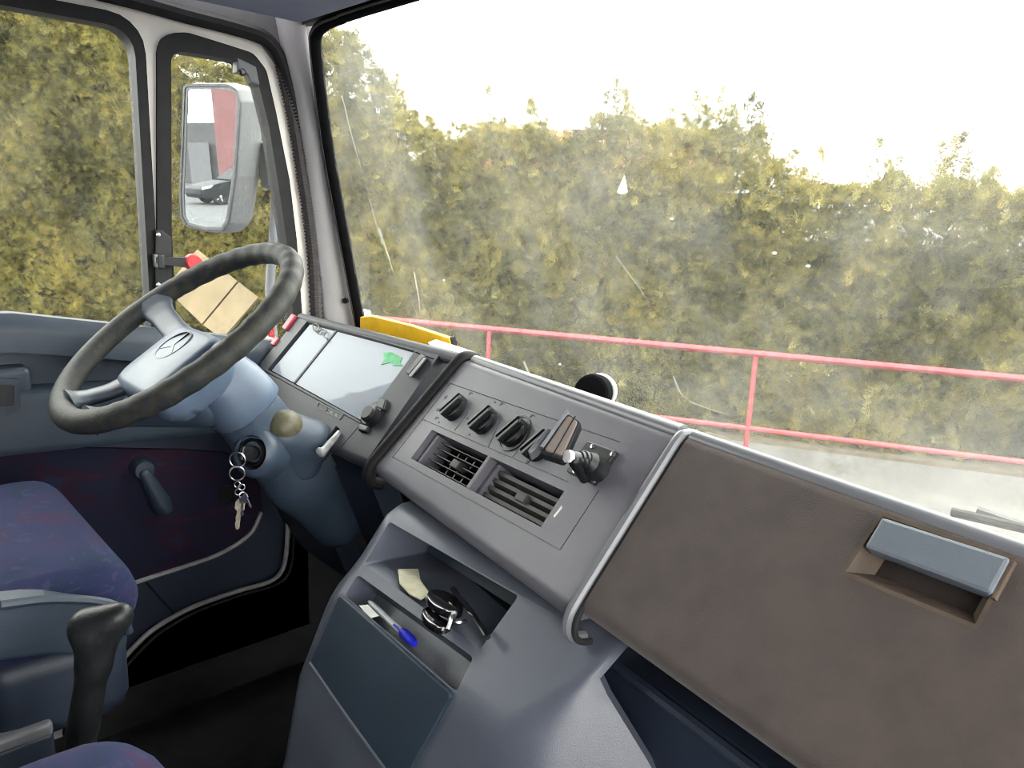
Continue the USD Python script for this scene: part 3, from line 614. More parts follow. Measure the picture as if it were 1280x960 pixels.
# black trim below the cluster down to the footwell
und = thing('knee_panel', (-1.1, .75, -.5), 'dark blue knee panel under the instrument cluster beside the steering column', 'dashboard panel')
for xa, xb in ((bl[0] - .12, WC[0] - FC.o[0] - .085), (WC[0] - FC.o[0] + .085, br_[0] - .02)):
    kp = [FC.pt(xa, vb - .004, -.05), FC.pt(xb, vb - .004, -.05)]; kp += [kp[1] + np.array([.0, .13, -.33]), kp[0] + np.array([0, .13, -.33])]
    obj('panel', loft([np.array(kp), np.array(kp) + np.array([0, .04, .02])]), 'navy_plastic', und)

#=====CONSOLE=====
con = thing('centre_console', (-.75, .55, -1.12), 'blue-grey centre console with two open trays and a dark flap', 'console')
vT = (FK.px(480, 632)[1] + FK.px(705, 780)[1]) / 2
vB = (FK.px(430, 744)[1] + FK.px(568, 866)[1]) / 2
PT, PB = FK.pt(0, vT, 0), FK.pt(0, vB, 0)
FP = face((FK.o[0], PB[1], PB[2]), X, math.radians(24))
xL0 = FK.at(480, 632)[0]; xR0 = FK.at(704, 780)[0]
xL1 = FP.at(345, 950)[0]; zL1 = FP.at(345, 950)[2]
# horizontal sections of the console, from the top down
def yf(z):
    if z >= PB[2]: return PB[1] + (PT[1] - PB[1]) * (z - PB[2]) / (PT[2] - PB[2])
    dz = PB[2] - z; return PB[1] - dz * math.tan(math.radians(24)) + .25 * max(0, dz - .18) ** 2
def xl(z): return np.interp(-z, [-PT[2], -(FK.at(440, 700)[2]), -(FP.at(400, 760)[2]), -(FP.at(370, 850)[2]), -zL1, 1.12], [xL0, FK.at(425, 716)[0], FP.at(395, 762)[0], FP.at(361, 850)[0], xL1, xL1 - .02])
print('console', PT, PB, xL0, xR0, xL1, zL1)
R0 = FP.at(698, 778); FLN = unit([.72, -.59, .36]); E0, E1 = on(708, 785, R0, FLN), on(815, 960, R0, FLN)   # the right flank leans up and to the right
print('flank', R0, E0, E1)
def section(z):
    y0, a = yf(z), xl(z); rx = R0[0] - (FLN[1] * (y0 - R0[1]) + FLN[2] * (z - R0[2])) / FLN[0]
    te = min((z - E0[2]) / (E1[2] - E0[2]), 1.6); ey_ = E0[1] + (E1[1] - E0[1]) * max(te, -.1); ex = R0[0] - (FLN[1] * (ey_ - R0[1]) + FLN[2] * (z - R0[2])) / FLN[0]; rl = .03; p = []
    ex = max(ex, rx + .012); ey_ = max(ey_, y0 + .008)
    for k in np.linspace(0, 1, 7): th = math.pi + k * math.pi / 2; p.append((a + rl + rl * math.cos(th), y0 + rl + rl * math.sin(th), z))
    r0, r1 = np.array([rx, y0]), np.array([ex, ey_]); w = min(.045, np.linalg.norm(r1 - r0) * .45); A_, B_ = r0 - [w, 0], r0 + unit(r1 - r0) * w
    for k in np.linspace(0, 1, 9): q = (1 - k) ** 2 * A_ + 2 * k * (1 - k) * r0 + k * k * B_; p.append((q[0], q[1], z))
    p += [(ex, ey_, z), (ex - .004, ey_ + .010, z), (a + .02, max(.66, y0 + .04), z), (a, max(.64, y0 + .038), z)]
    return np.array(p)
zs = [PT[2] + .004, PT[2] - .004] + list(np.linspace(PT[2] - .015, -1.12, 40))
first = section(zs[0]); first[:17, 1] += .012
cbody = loft([first] + [section(z) for z in zs[1:]])
tray = FK.pxs([(487, 652), (648, 745), (600, 812), (455, 705)])
into = unit([0, 1, -.12])
tp = FK.pts(rounded(tray, .004), 0)
tray_cut = loft([tp - into * .05, tp + into * .115])
pk = FK.pxs([(447, 718), (592, 822), (570, 864), (431, 744)])
pp3 = FK.pts(rounded(pk, .006), 0)
pinto = unit([0, .62, -.78])
pocket_cut = loft([pp3 - pinto * .05, pp3 + pinto * .05])
cbody = cut(cbody, tray_cut, pocket_cut)
obj('body', cbody, 'console_plastic', con, smooth=35)
flp = FP.pxs([(428, 744), (569, 867), (503, 985), (391, 831)])
obj('flap', slab(FP, rounded(flp, .006), -.004, .006, .002), 'flap_plastic', con, label='dark teal flap')
fp2 = [flp[0], flp[3], flp[2], flp[1]]
obj('flap_rim', tube(smoothpath([FP.pt(*lerp(q, q, 0), .005) for q in [flp[3] + [.0, .002], lerp(flp[3], flp[2], .5) + [-.0005, 0], flp[2]]], 6), .003, 8), 'console_plastic', con)
obj('tray_liner', loft([FK.pts(inset(tray, .006), 0) + into * .10 - FK.n * 0, FK.pts(inset(tray, .006), 0) + into * .114]), 'flap_plastic', con)
# things lying in the trays
FTF = Frame(FK.at(455, 705) + into * 0.0, X, np.cross(X, into))
npx = [(498, 708), (523, 708), (526, 722), (538, 738), (527, 745), (513, 738), (500, 725)]
nt = FTF.pxs(npx, .012)
note = thing('paper_note', FTF.pt(*np.mean(nt, 0), 0), 'small curled yellowed paper note in the upper console tray', 'paper note')
nr = [FTF.pt(u, v, .006 + .030 * max(0, (v - nt[4][1])) ) for u, v in nt]
obj('sheet', loft([np.array(nr), np.array(nr) + FTF.n * .0012]), 'note_paper', note)
sg = thing('sunglasses', FTF.at(556, 755, .01), 'folded black sunglasses lying in the upper console tray', 'sunglasses')
cu, cv = FTF.px(556, 752, .020)
def oval(cu, cv, a, b, rot, h0, h1, bev=.003, n=28):
    t = np.linspace(0, 2 * np.pi, n, endpoint=False); p = np.stack([a * np.cos(t), b * np.sin(t)], 1); c, s = math.cos(rot), math.sin(rot)
    p = p @ np.array([[c, s], [-s, c]]) + [cu, cv]; return slab(FTF, p, h0, h1, bev)
obj('lens', oval(cu, cv, .034, .020, -.25, .014, .022), 'shiny_black', sg); obj('lens', oval(cu + .012, cv - .022, .030, .014, -.3, .003, .010), 'shiny_black', sg)
obj('bridge', tube(smoothpath([FTF.pt(cu + .028, cv - .012, .016), FTF.pt(cu + .038, cv - .020, .016), FTF.pt(cu + .046, cv - .030, .010)], 5), .003, 8), 'steel', sg)
t0, t1 = FTF.at(566, 736, .03), FTF.at(610, 797, .014)
obj('temple', tube(smoothpath([t0, lerp(t0, t1, .5) + FTF.n * .002, t1], 6), .0035, 8), 'shiny_black', sg)
obj('temple', tube(smoothpath([FTF.at(540, 762, .008), FTF.at(556, 772, .010), FTF.at(572, 778, .010), FTF.at(582, 776, .01)], 6), .0022, 8), 'steel', sg, label='chrome wire temple')
FPK = FK.moved(-.014)
pen = thing('ballpoint_pen', FPK.at(490, 778), 'clear ballpoint pen with blue cap in the console slot above the flap', 'pen')
pa, pb, pc = FPK.at(461, 752), FPK.at(502, 789), FPK.at(519, 805)
obj('barrel', tube([pa, lerp(pa, pb, .1), pb], [.002, .0042, .0042], 10), 'pen_clear', pen)
obj('cap', tube([pb, lerp(pb, pc, .2), lerp(pb, pc, .7), pc], [.0046, .0064, .0062, .004], 12), 'pen_blue', pen, label='blue pen cap')
obj('cap_clip', tube([lerp(pb, pc, .6) + FPK.n * .006, lerp(pa, pb, .85) + FPK.n * .006], .0014, 6), 'pen_blue', pen)
lbp = FPK.moved(.010).pxs([(449, 757), (460, 756), (474, 770), (462, 773)])
lb = obj('paper_scrap', slab(FPK.moved(.010), lbp, 0, .0006), 'white_paper', None, label='small white printed scrap beside the pen in the console slot', cat='paper scrap', smooth=False)

# ------------------------------------------------------------------ phone holder on its ball mount
pm = thing('phone_holder', FD.pt(-.09, -.075, 0), 'brown-grey phone holder on a black ball mount screwed to the dash', 'phone holder')
plate = FD.pxs([(739, 553.5), (774.5, 567), (745, 608), (711, 592)])
obj('mount_plate', slab(FD, rounded(plate, .002), 0, .007, .002), 'black_plastic', pm)
for q in [(741, 558), (766, 568), (742, 601), (719, 589)]: obj('screw', lathe(FD, *FD.px(*q, .007), [(.001, .006), (.0032, .006), (.003, .0085), (.001, .009)], 12), 'steel', pm)
bu, bv = FD.px(738, 580, .02)
obj('ball_base', lathe(FD, bu, bv, [(.001, .004), (.0165, .004), (.0155, .009), (.0135, .016), (.014, .022), (.010, .030), (.001, .033)], 26), 'worn_black', pm)
bt = FD.pt(bu, bv, .030); neck = FD.at(713, 571, .050)
obj('ball_arm', tube(smoothpath([bt, lerp(bt, neck, .5), neck], 6), [.0105] * 3 + [.009] * 3 + [.0075] * 4 + [.007] * 3, 14), 'black_plastic', pm)
ar2 = FD.at(728, 592, .026); obj('clamp_arm', tm(hull([(FD.at(718, 577, .044), .007), (FD.at(730, 598, .012), .006)], 14)), 'worn_black', pm)
obj('silver_collar', tube([lerp(neck, bt, .04), lerp(neck, bt, -.25)], [.0075, .0075], 8), 'white_plastic', pm, label='white collar')
# holder head: a tapered padded block
HN = unit(FD.n * .80 + X * .55 + Z * .1)
hc = FD.at(697, 548, .062)
HF = Frame(hc, unit(FD.at(725, 524, .062) - FD.at(681, 569, .062)), HN); HF.ex = unit(HF.ex - HF.n * (HF.ex @ HF.n)); HF.ey = np.cross(HF.n, HF.ex)
hp = HF.pxs([(709, 515), (727, 527), (705, 576), (674, 566)])
obj('holder_back', slab(HF, rounded(hp, .004), -.018, 0, .003), 'black_plastic', pm)
obj('holder_pad', slab(HF, rounded(inset(hp, .0035), .003), -.002, .004, .002), 'phone_pad', pm, label='brown-grey pad')
ms = [lerp(hp[0], hp[1], .58), lerp(hp[3], hp[2], .55)]; tt = unit(np.array(ms[1]) - ms[0]); nn = np.array([-tt[1], tt[0]]) * .0006
obj('pad_seam', slab(HF, [ms[0] - nn, ms[1] - nn, ms[1] + nn, ms[0] + nn], .003, .0045), 'black_plastic', pm)
cp = HF.pxs([(686, 536), (690, 540), (671, 566), (662, 572), (661, 566)], -.022)
obj('grip_clip', slab(HF, rounded(cp, .002), -.034, -.012, .003), 'mount_silver', pm, label='silver grip clip')
cp2 = HF.pxs([(709, 514), (712, 517), (680, 562), (675, 560)], -.004); obj('clip_edge', slab(HF, cp2, -.016, .002, .001), 'mount_silver', pm)

# ------------------------------------------------------------------ steering wheel
sw = thing('steering_wheel', WC, 'large worn grey four-spoke steering wheel with star emblem on its pad', 'steering wheel')
t = np.linspace(0, 2 * np.pi, 240, endpoint=False)
wave = .0006 * np.sin(34 * t) * ((np.sin(t + .3) > .1) | (np.cos(t) > .55))
obj('rim', tube([FW.pt(.2065 * math.cos(a), .2065 * math.sin(a), 0) for a in t], .0185 + wave, 18, closed=True, updir=WN), 'rim_rubber', sw, smooth=60)
PF = Frame(FW.pt(0, -.045, -.020), FW.ex, WN)
def padp(a, b, e=3.2, n=56):
    th = np.linspace(0, 2 * np.pi, n, endpoint=False); c, q = np.cos(th), np.sin(th)
    return np.stack([a * np.sign(c) * np.abs(c) ** (2 / e), b * np.sign(q) * np.abs(q) ** (2 / e)], 1)
obj('hub_pad', loft([PF.pts(padp(a, b, e), h) for a, b, h, e in [(.060, .055, -.085, 4), (.080, .070, -.062, 5), (.088, .076, -.035, 6), (.087, .075, -.012, 6), (.082, .070, -.003, 6), (.073, .061, .0015, 6), (.04, .03, .004, 5), (.01, .008, .0045, 4)]]), 'wheel_plastic', sw, smooth=50)
for ang, lx, ly, hw in ((171, -1, 1, .022), (252, -1, -1, .024), (9, 1, 1, .022), (288, 1, -1, .024)):
    ca, sa = math.cos(math.radians(ang)), math.sin(math.radians(ang)); e = FW.pt(.199 * ca, .199 * sa, -.004)
    s0 = PF.pt(lx * .070, .052, -.020) if ly > 0 else PF.pt(lx * .062, -.060, -.020)
    m1_, m2_ = lerp(s0, e, .35) - WN * .003, lerp(s0, e, .7) - WN * .002
    P = smoothpath([s0, m1_, m2_, e], 7)
    obj('spoke', tube(P, np.interp(np.linspace(0, 1, len(P)), [0, .3, .65, .85, 1], [hw * 1.2, hw, hw, hw * 1.25, hw * 1.8]), 20, squash=.50, updir=np.cross(WN, e - s0)), 'rim_grey', sw, smooth=50)
t = np.linspace(0, 2 * np.pi, 48, endpoint=False)
EF = Frame(PF.pt(-.006, .024, .0035), PF.ex, WN)
em = obj('emblem_ring', tube([EF.pt(.033 * math.cos(a), .033 * math.sin(a), 0) for a in t], .0017, 8, closed=True), 'black_plastic', sw)
for k in range(3):
    th = math.radians(90 + 120 * k) ; d = np.array([math.cos(th) , math.sin(th)]); nn = np.array([-d[1], d[0]])
    tip = d * .0325
    obj('emblem_arm', slab(EF, [nn * .0035, -nn * .0035, tip], -.001, .0012, smooth) if False else loft([EF.pts([nn * .0032, -nn * .0032, tip - nn * .0005, tip + nn * .0005], -.002), EF.pts([nn * .0032, -nn * .0032, tip - nn * .0005, tip + nn * .0005], .0014)]), 'black_plastic', em)

# ------------------------------------------------------------------ steering column
col = thing('steering_column', WC - WN * .3, 'blue-grey steering column shroud with ignition lock below the wheel', 'steering column')
def csec(L, a, b, du=0, dv=0, e=2.6, n=40):
    return FW.pts(padp(a, b, e, n) + [du, dv], -L)
# flared upper shroud under the hub, the wide wing to the left of it, the long lower shroud with the lock boss
obj('upper_shroud', loft([csec(.040, .030, .030), csec(.060, .040, .036), csec(.085, .056, .050), (csec(.120, .064, .058, 0, .002)), csec(.150, .068, .062, 0, .002), csec(.172, .068, .063, 0, .002), csec(.176, .064, .059, 0, .002)]), 'wheel_plastic', col, smooth=50)
wq = lambda x, y, h: FW.pt(*FW.px(x, y, h), h)
obj('shroud_wing', blob([hull([(wq(165, 515, -.105), .020), (wq(150, 522, -.10), .016), (wq(215, 515, -.125), .026), (wq(262, 505, -.13), .040), (wq(255, 470, -.10), .040), (wq(190, 485, -.09), .022)], 24)], .010, 6), 'column_plastic', col, smooth=60)
cA, cB, cC = WC - WN * .185, WC - WN * .36, WC - WN * .50
IN = unit([.50, -.82, .28])
ign = on(313, 566, WC - WN * .235 - Y * .085, IN)
body = melt([(cA, cB - X * .005, .058, .062), (cB - X * .005, cC - X * .015 + Y * .0, .062, .050), (ign - IN * .045, ign - IN * .10, .034, .045), (ign - IN * .06, cB - WN * .03, .03, .045)], .008, .011)
obj('lower_shroud', body, 'column_plastic', col, smooth=True)
IF = Frame(ign, np.cross(Z, IN), IN)
obj('lock_boss', lathe(IF, 0, 0, [(.046, -.05), (.044, -.018), (.039, -.006), (.030, .0), (.027, -.004), (.025, -.02), (.001, -.02)], 36), 'column_plastic', col, smooth=50)
obj('lock_bezel', lathe(IF, 0, 0, [(.0245, -.025), (.0245, -.002), (.022, .001), (.020, -.001), (.019, -.014), (.001, -.014)], 32), 'seal_rubber', col, label='black ignition lock')
obj('lock_barrel', lathe(IF, 0, 0, [(.012, -.012), (.012, -.002), (.001, -.001)], 24), 'worn_black', col)
dm = on(358, 522, WC - WN * .20 + X * .055, unit([.6, -.5, .6]))
dn = unit([.55, -.2, .8])
obj('column_shoulder', melt([(dm - dn * .048, dm - dn * .050 + np.array([.012, .045, -.015]), .040, .040), (dm - dn * .050, dm - dn * .06 + np.array([.0, .03, -.05]), .038, .036)], .006, .009), 'column_plastic', col, smooth=True)
obj('worn_knob', tm(hull([(dm - dn * .026, .031), (dm - dn * .014, .020)], 28)), 'worn_patch', col, label='olive worn round knob', smooth=60)

# key bunch
keys = thing('key_bunch', ign, 'bunch of keys on two steel rings hanging from the ignition lock', 'keys')
obj('ignition_key', slab(Frame(ign + IN * .004, unit(np.cross(IN, X + Z * .3)), unit(np.cross(IN, np.cross(IN, X + Z * .3)))), [(-.011, -.002), (.011, -.002), (.011, .002), (-.011, .002)], -.006, .006) if False else rbox(Frame(ign + IN * .004, np.cross(Z, IN), IN), -.004, .004, -.013, .011, -.01, .022, .003), 'black_plastic', keys)
vx = unit(np.cross(FWD, Z))
def kring(px_, py_, r, w, twist=0.0, back=.025):
    c = on(px_, py_, ign + IN * back, IN); ex = unit(vx * math.cos(twist) + Y * math.sin(twist)); tt = np.linspace(0, 2 * np.pi, 30, endpoint=False)
    return tube([c + r * (math.cos(a) * ex + math.sin(a) * Z) for a in tt], w, 8, closed=True), c
m1, c1 = kring(297, 575, .0130, .0014); m2, c2 = kring(296.5, 592, .0120, .0013, .35)
obj('key_ring', m1, 'steel', keys); obj('key_ring', m2, 'steel', keys)
for i, q in enumerate([(297, 606), (302, 609), (298, 615), (303, 619)]):
    m_, c_ = kring(*q, .0052, .0011, .5 * i); obj('chain_link', m_, 'steel', keys)
def keyflat(p0, p1, w, mat_, lab=None):
    a, b = on(*p0, ign + IN * .026, IN), on(*p1, ign + IN * .026, IN); d = unit(b - a); nn = unit(np.cross(d, IN)); L = np.linalg.norm(b - a)
    KF = Frame(a, d, IN); out = [(0, -w * .6), (L * .12, -w), (L * .32, -w), (L * .40, -w * .42), (L * .55, -w * .42), (L * .6, -w * .55), (L * .72, -w * .36), (L * .8, -w * .5), (L * .93, -w * .35), (L, 0), (L * .95, w * .4), (L * .40, w * .42), (L * .32, w), (L * .12, w), (0, w * .6)]
    return obj('key', slab(KF, out, -.0012, .0012, .0004), mat_, keys, label=lab)
keyflat((301, 624), (296, 662), .0085, 'brass_key'); keyflat((304, 620), (302, 645), .006, 'steel'); keyflat((305, 617), (314, 635), .0042, 'steel')
fob = on(284, 618, ign - IN * .01, IN); obj('key_fob', lathe(Frame(fob, np.cross(Z, IN), IN), 0, 0, [(.001, -.003), (.015, -.003), (.016, 0), (.015, .003), (.001, .003)], 26), 'seal_rubber', keys, label='dark round fob')
# ------------------------------------------------------------------ seats and lever
def cushion(x0, x1, y0, y1, zt, zb, r):
    m = hull([((x, y, z), r) for x in (x0 + r, x1 - r) for y in (y0 + r, y1 - r) for z in (zt - r, zb + r)] + [(((x0 + x1) / 2, (y0 + y1) / 2, zt - r + .018), r)], 28)
    k = tm(m.refine_to_length(.02)); k = trimesh.Trimesh(k.vertices, k.faces, process=True); k.merge_vertices(digits_vertex=5)
    return trimesh.smoothing.filter_taubin(k, iterations=10)
seat = thing('driver_seat', (-1.2, -.1, -1.12), 'blue patterned driver seat with grey plastic side skirt', 'seat')
obj('seat_cushion', cushion(-1.44, -.975, -.40, .285, -.452, -.565, .056), 'seat_cloth', seat, smooth=60)
FS = Frame((-.975, 0, 0), Y, X)
sk = FS.pxs([(-60, 757), (0, 756), (60, 749), (120, 751), (150, 762), (160, 790), (158, 812), (120, 818), (60, 818), (0, 826), (-60, 834)], .008)
sk = [(-.42, sk[0][1] - .01)] + [tuple(q) for q in sk[1:-1]] + [(-.42, sk[-1][1] - .01)]
obj('side_skirt', slab(FS, sk, -.03, .012, .006, .008), 'door_plastic', seat, label='grey-blue plastic side skirt')
obj('skirt_lip', tube(smoothpath([FS.pt(u, v, .010) for u, v in sk[1:6]], 6), .006, 8), 'door_plastic', seat)
obj('front_skirt', rbox(Frame((0, 0, 0), X, Z), -1.43, -.98, .10, .262, -.66, -.54, .03), 'navy_plastic', seat)
for zz, hh, mm in ((-.635, .010, 'trim_gloss'), (-.665, .025, 'navy_plastic'), (-.725, .03, 'door_plastic')):
    obj('seat_rail', rbox(Frame((0, 0, 0), X, Z), -1.02, -.97, -.42, .165, zz - hh, zz + hh, .006), mm, seat)
obj('seat_pin', tube([(-1.0, .19, -.665), (-.955, .19, -.665)], .012, 14), 'steel', seat)
obj('seat_base', rbox(Frame((0, 0, 0), X, Z), -1.42, -1.0, -.38, .16, -1.12, -.64, .02), 'dark_void', seat)
obj('backrest', cushion(-1.44, -.975, -.56, -.40, .18, -.52, .06), 'seat_cloth', seat, smooth=60)
bench = thing('passenger_seat', (-.15, -.2, -1.12), 'blue patterned middle passenger seat at the bottom edge of the view', 'seat')
obj('seat_cushion', cushion(-.70, .36, -.62, .195, -.450, -.61, .070), 'seat_cloth', bench, smooth=60)
obj('seat_base', rbox(Frame((0, 0, 0), X, Z), -.60, .33, -.60, .06, -1.12, -.58, .03), 'dark_void', bench)
obj('backrest', cushion(-.66, .36, -.78, -.60, .15, -.55, .06), 'seat_cloth', bench, smooth=60)
lever = thing('gear_lever', (-.82, .17, -1.12), 'black gear lever with pistol-grip knob standing beside the driver seat', 'gear lever')
LV = Frame((-.82, .18, -.45), FWD * 0 + unit(np.cross(FWD, Z)), unit(np.cross(unit(np.cross(FWD, Z)), -Z)))
lpt = lambda x, y: on(x, y, (-.82, .18, -.45), unit([FWD[0], FWD[1], 0]))
gk = melt([(lpt(108, 780), lpt(150, 769), .014, .0125), (lpt(112, 786), lpt(140, 778), .017, .014), (lpt(118, 792), lpt(117, 830), .021, .015), (lpt(138, 782), lpt(120, 828), .013, .012), (lpt(117, 830), lpt(104, 910), .015, .0165)], .004, .0055)
obj('grip', gk, 'worn_black', lever, smooth=True)
obj('shaft', tube([lpt(104, 905), lpt(92, 990), (-.80, .16, -1.12)], [.016, .014, .012], 14), 'black_plastic', lever)
obj('boot', lathe(Frame((-.80, .16, -1.12), X, Z), 0, 0, [(.001, 0), (.09, 0), (.08, .02), (.05, .07), (.025, .14), (.018, .16), (.001, .16)], 24), 'black_rubber', lever)
mat_ = thing('floor_mat', (-1.1, .55, -1.12), 'black rubber floor mat in the driver footwell', 'mat')
obj('mat', slab(Frame((0, 0, -1.12), X, Z), rounded([(-1.56, .20), (-.82, .20), (-.82, .98), (-1.56, .98)], .04), 0, .012, .004), 'floor_rubber', mat_)
# ------------------------------------------------------------------ things on the dash top
YF = FWS.moved(.035)
yb = FWS.moved(.030).pxs([(455, 395), (470, 394), (520, 406), (566, 421), (571, 433), (571, 452), (455, 432)])
fol = thing('yellow_folder', YF.at(510, 415), 'bright yellow plastic folder leaning at the foot of the windscreen', 'folder')
y2 = [np.array(q) for q in yb]
obj('cover', slab(YF, y2, -.003, .006, .001), 'yellow_card', fol)
obj('spine_edge', slab(YF.moved(.001), YF.moved(.001).pxs([(566, 420), (569, 421), (572, 434), (570, 436)]), 0, .008), 'dark_void', fol)
WPF = Frame(FWS.at(570, 440, .075), X, unit([0, -.25, 1]))
wp_ = thing('paper_stack', WPF.o, 'cream paper sheets lying on the instrument hood beside the yellow folder', 'paper')
obj('sheet', slab(WPF, WPF.pxs([(535, 428), (545, 424), (594, 440), (601, 455), (585, 452), (548, 440)]), -.02, 0), 'white_paper', wp_, smooth=False)
obj('sheet', slab(WPF, WPF.pxs([(588, 443), (594, 440), (606, 459), (601, 462)]), -.014, .001), 'note_paper', wp_, smooth=False)
# suction cup standing at the windscreen
SC = FWS.at(739, 491, .035); sn = unit([.35, -.9, .1]); SF = Frame(SC, np.cross(Z, sn), sn)
suc = thing('suction_mount', SC, 'round black suction mount with pale rim at the foot of the windscreen', 'suction mount')
obj('cup', lathe(SF, 0, 0, [(.001, -.03), (.029, -.03), (.0315, -.012), (.030, .0), (.026, .003), (.001, .004)], 28), 'seal_rubber', suc)
obj('cup_rim', lathe(SF, .0045, .001, [(.001, -.036), (.029, -.036), (.0305, -.030), (.028, -.024), (.001, -.024)], 28), 'white_paper', suc, label='pale rim')
obj('stem', tube([SC - sn * .02, SC + Z * -.05 - sn * .01], .012, 10), 'black_plastic', suc)
# streaks and chips on the windscreen glass
def streak(L, w, mat_='dirt_streak', lab=None):
    P = [np.array(FWS.px(*q)) for q in L]; nn = []
    a = []; b = []
    for i in range(len(P)):
        t_ = unit(P[min(i + 1, len(P) - 1)] - P[max(i - 1, 0)]); n_ = np.array([-t_[1], t_[0]]) * w * (.5 + .5 * math.sin(1.7 * i + 1)); a.append(P[i] + n_); b.append(P[i] - n_)
    return slab(FWS, a + b[::-1], .0004, .0010)
wst = _loc  # streaks are parts of the windscreen
for L, w in [([(428, 120), (440, 170), (455, 222), (468, 270), (478, 305)], .0016), ([(474, 285), (484, 315), (492, 340)], .004), ([(518, 340), (523, 368), (526, 392)], .003), ([(655, 452), (664, 472), (668, 480)], .003), ([(842, 470), (850, 490), (856, 498)], .0015), ([(862, 502), (890, 512), (924, 522)], .0008), ([(770, 320), (800, 360), (812, 380)], .0007)]:
    obj('dirt_streak', streak(L, w), 'dirt_streak', wsc, smooth=False)
obj('stone_chip', slab(FWS, FWS.pxs([(781, 219), (785, 240), (778, 243), (772, 240)]), .0004, .0014), 'chip_white', wsc, label='small white chip on the glass', smooth=False)
for q in [(968, 316), (840, 273), (555, 350), (700, 455), (1010, 332)]:
    u, v = FWS.px(*q); obj('fleck', slab(FWS, [(u - .003, v - .001), (u + .002, v - .002), (u + .004, v + .001), (u - .001, v + .0015)], .0004, .0012), 'chip_white', wsc, smooth=False)
# wiper outside
wip = thing('windscreen_wiper', FWS.pt(.45, -.1, -.05), 'black windscreen wiper parked outside at the lower right of the glass', 'wiper')
w0, w1 = FWS.at(1190, 640, -.03), FWS.at(1330, 672, -.03)
obj('blade', tube([w0, w1], .006, 8), 'black_rubber', wip); obj('arm', tube([lerp(w0, w1, .2) - FWS.n * .015, lerp(w0, w1, 1.3) - FWS.n * .02 - Z * .02], .007, 8), 'black_plastic', wip)

#=====OUTSIDE=====
# ------------------------------------------------------------------ door mirror
MC = atx(266, 196, -1.98)
v_ = unit(MC); r_ = unit([-.30, -.95, -.010]); MN = unit(r_ - v_)
MF = Frame(MC, unit(np.cross(Z, MN)), MN)
mir = thing('door_mirror', MC, 'grey-framed truck door mirror on its tube arm outside the quarter window', 'door mirror')
ghp = MF.pxs([(239, 112), (286, 111), (295, 116), (297, 130), (293, 215), (286, 276), (280, 284), (262, 282), (243, 275), (239, 250), (237, 180)])
gcor = rounded(ghp, .006)
ho = MF.pxs([(235, 109), (240, 106), (290, 106), (302, 112), (306, 128), (300, 220), (291, 278), (284, 289), (262, 289), (238, 283), (231, 270), (230, 240), (233, 170)])
ho = rounded(ho, .010)
obj('housing', loft([MF.pts(ho, .010), MF.pts(scaled(ho, 1.03), -.012), MF.pts(scaled(ho, 1.02), -.05), MF.pts(scaled(ho, [.86, .93]), -.085), MF.pts(scaled(ho, [.6, .8]), -.10)]), 'mirror_housing', mir, smooth=45)
obj('edge_band', ringslab(MF, ho, shrink(ho, .0055), .008, .0165), 'mirror_edge', mir)
obj('frame_lip', ringslab(MF, shrink(ho, .005), shrink(ho, .012), .006, .0135), 'mirror_housing', mir)
obj('mirror_glass', slab(MF, shrink(ho, .011), .0105, .0115), 'mirror_glass', mir, smooth=False)
ap = [atx(x, y, -1.93) + Y * .05 for x, y in [(322, 195), (322, 240), (319, 300), (315, 380)]]
obj('mount_block', rbox(Frame(ap[0] + np.array([0, 0, -.02]), X, Z), -.03, .03, -.035, .035, -.06, .06, .012), 'mirror_housing', mir)
obj('arm_tube', tube(smoothpath(ap + [ap[-1] + np.array([.05, .0, -.25])], 5), .0125, 14), 'mirror_tube', mir)
# red and white marker at the front corner of the truck
mk = thing('corner_marker', atx(337, 404, -1.76), 'red and white corner marker outside ahead of the door mirror', 'marker')
mkc = atx(338, 404, -1.76); MKF = Frame(mkc, unit(np.cross(FWD, Z)), unit(-FWD))
ma = MKF.pxs([(331, 416), (331, 402), (335, 394), (341, 392), (341, 422), (334, 420)]); obj('red_face', slab(MKF, ma, -.012, 0, .002), 'red_plastic', mk)
mb = MKF.pxs([(314, 420), (322, 415), (330, 414), (336, 421), (342, 424), (342, 436), (318, 434)], .002); obj('white_base', slab(MKF.moved(.002), rounded(mb, .003), -.02, .004, .003), 'white_plastic', mk)

# ------------------------------------------------------------------ ground, path, hedge, railing
GZ = -EYE
FG = Frame((0, 0, GZ), X, Z)
H0 = np.array([-3.42, 6.70]); HD = unit([1.80, .96]); HNn = np.array([HD[1], -HD[0]])   # hedge foot line, its direction and its side toward the truck
def hpt(s, d, z=0): p = H0 + HD * s + HNn * d; return np.array([p[0], p[1], GZ + z])
def strip(d0, d1, z0, z1, s0=-22, s1=16): return loft([np.array([hpt(s0, d0, z0), hpt(s0, d1, z0), hpt(s0, d1, z1), hpt(s0, d0, z1)]), np.array([hpt(s1, d0, z0), hpt(s1, d1, z0), hpt(s1, d1, z1), hpt(s1, d0, z1)])])
struct('ground', loft([np.array([(-90, -90, GZ - .2), (90, -90, GZ - .2), (90, 90, GZ - .2), (-90, 90, GZ - .2)]), np.array([(-90, -90, GZ - .004), (90, -90, GZ - .004), (90, 90, GZ - .004), (-90, 90, GZ - .004)])]), 'asphalt')
struct('path', strip(.0, 4.5, -.1, .02), 'concrete')
struct('hedge_bed', strip(-3.0, .0, -.1, .05), 'litter')
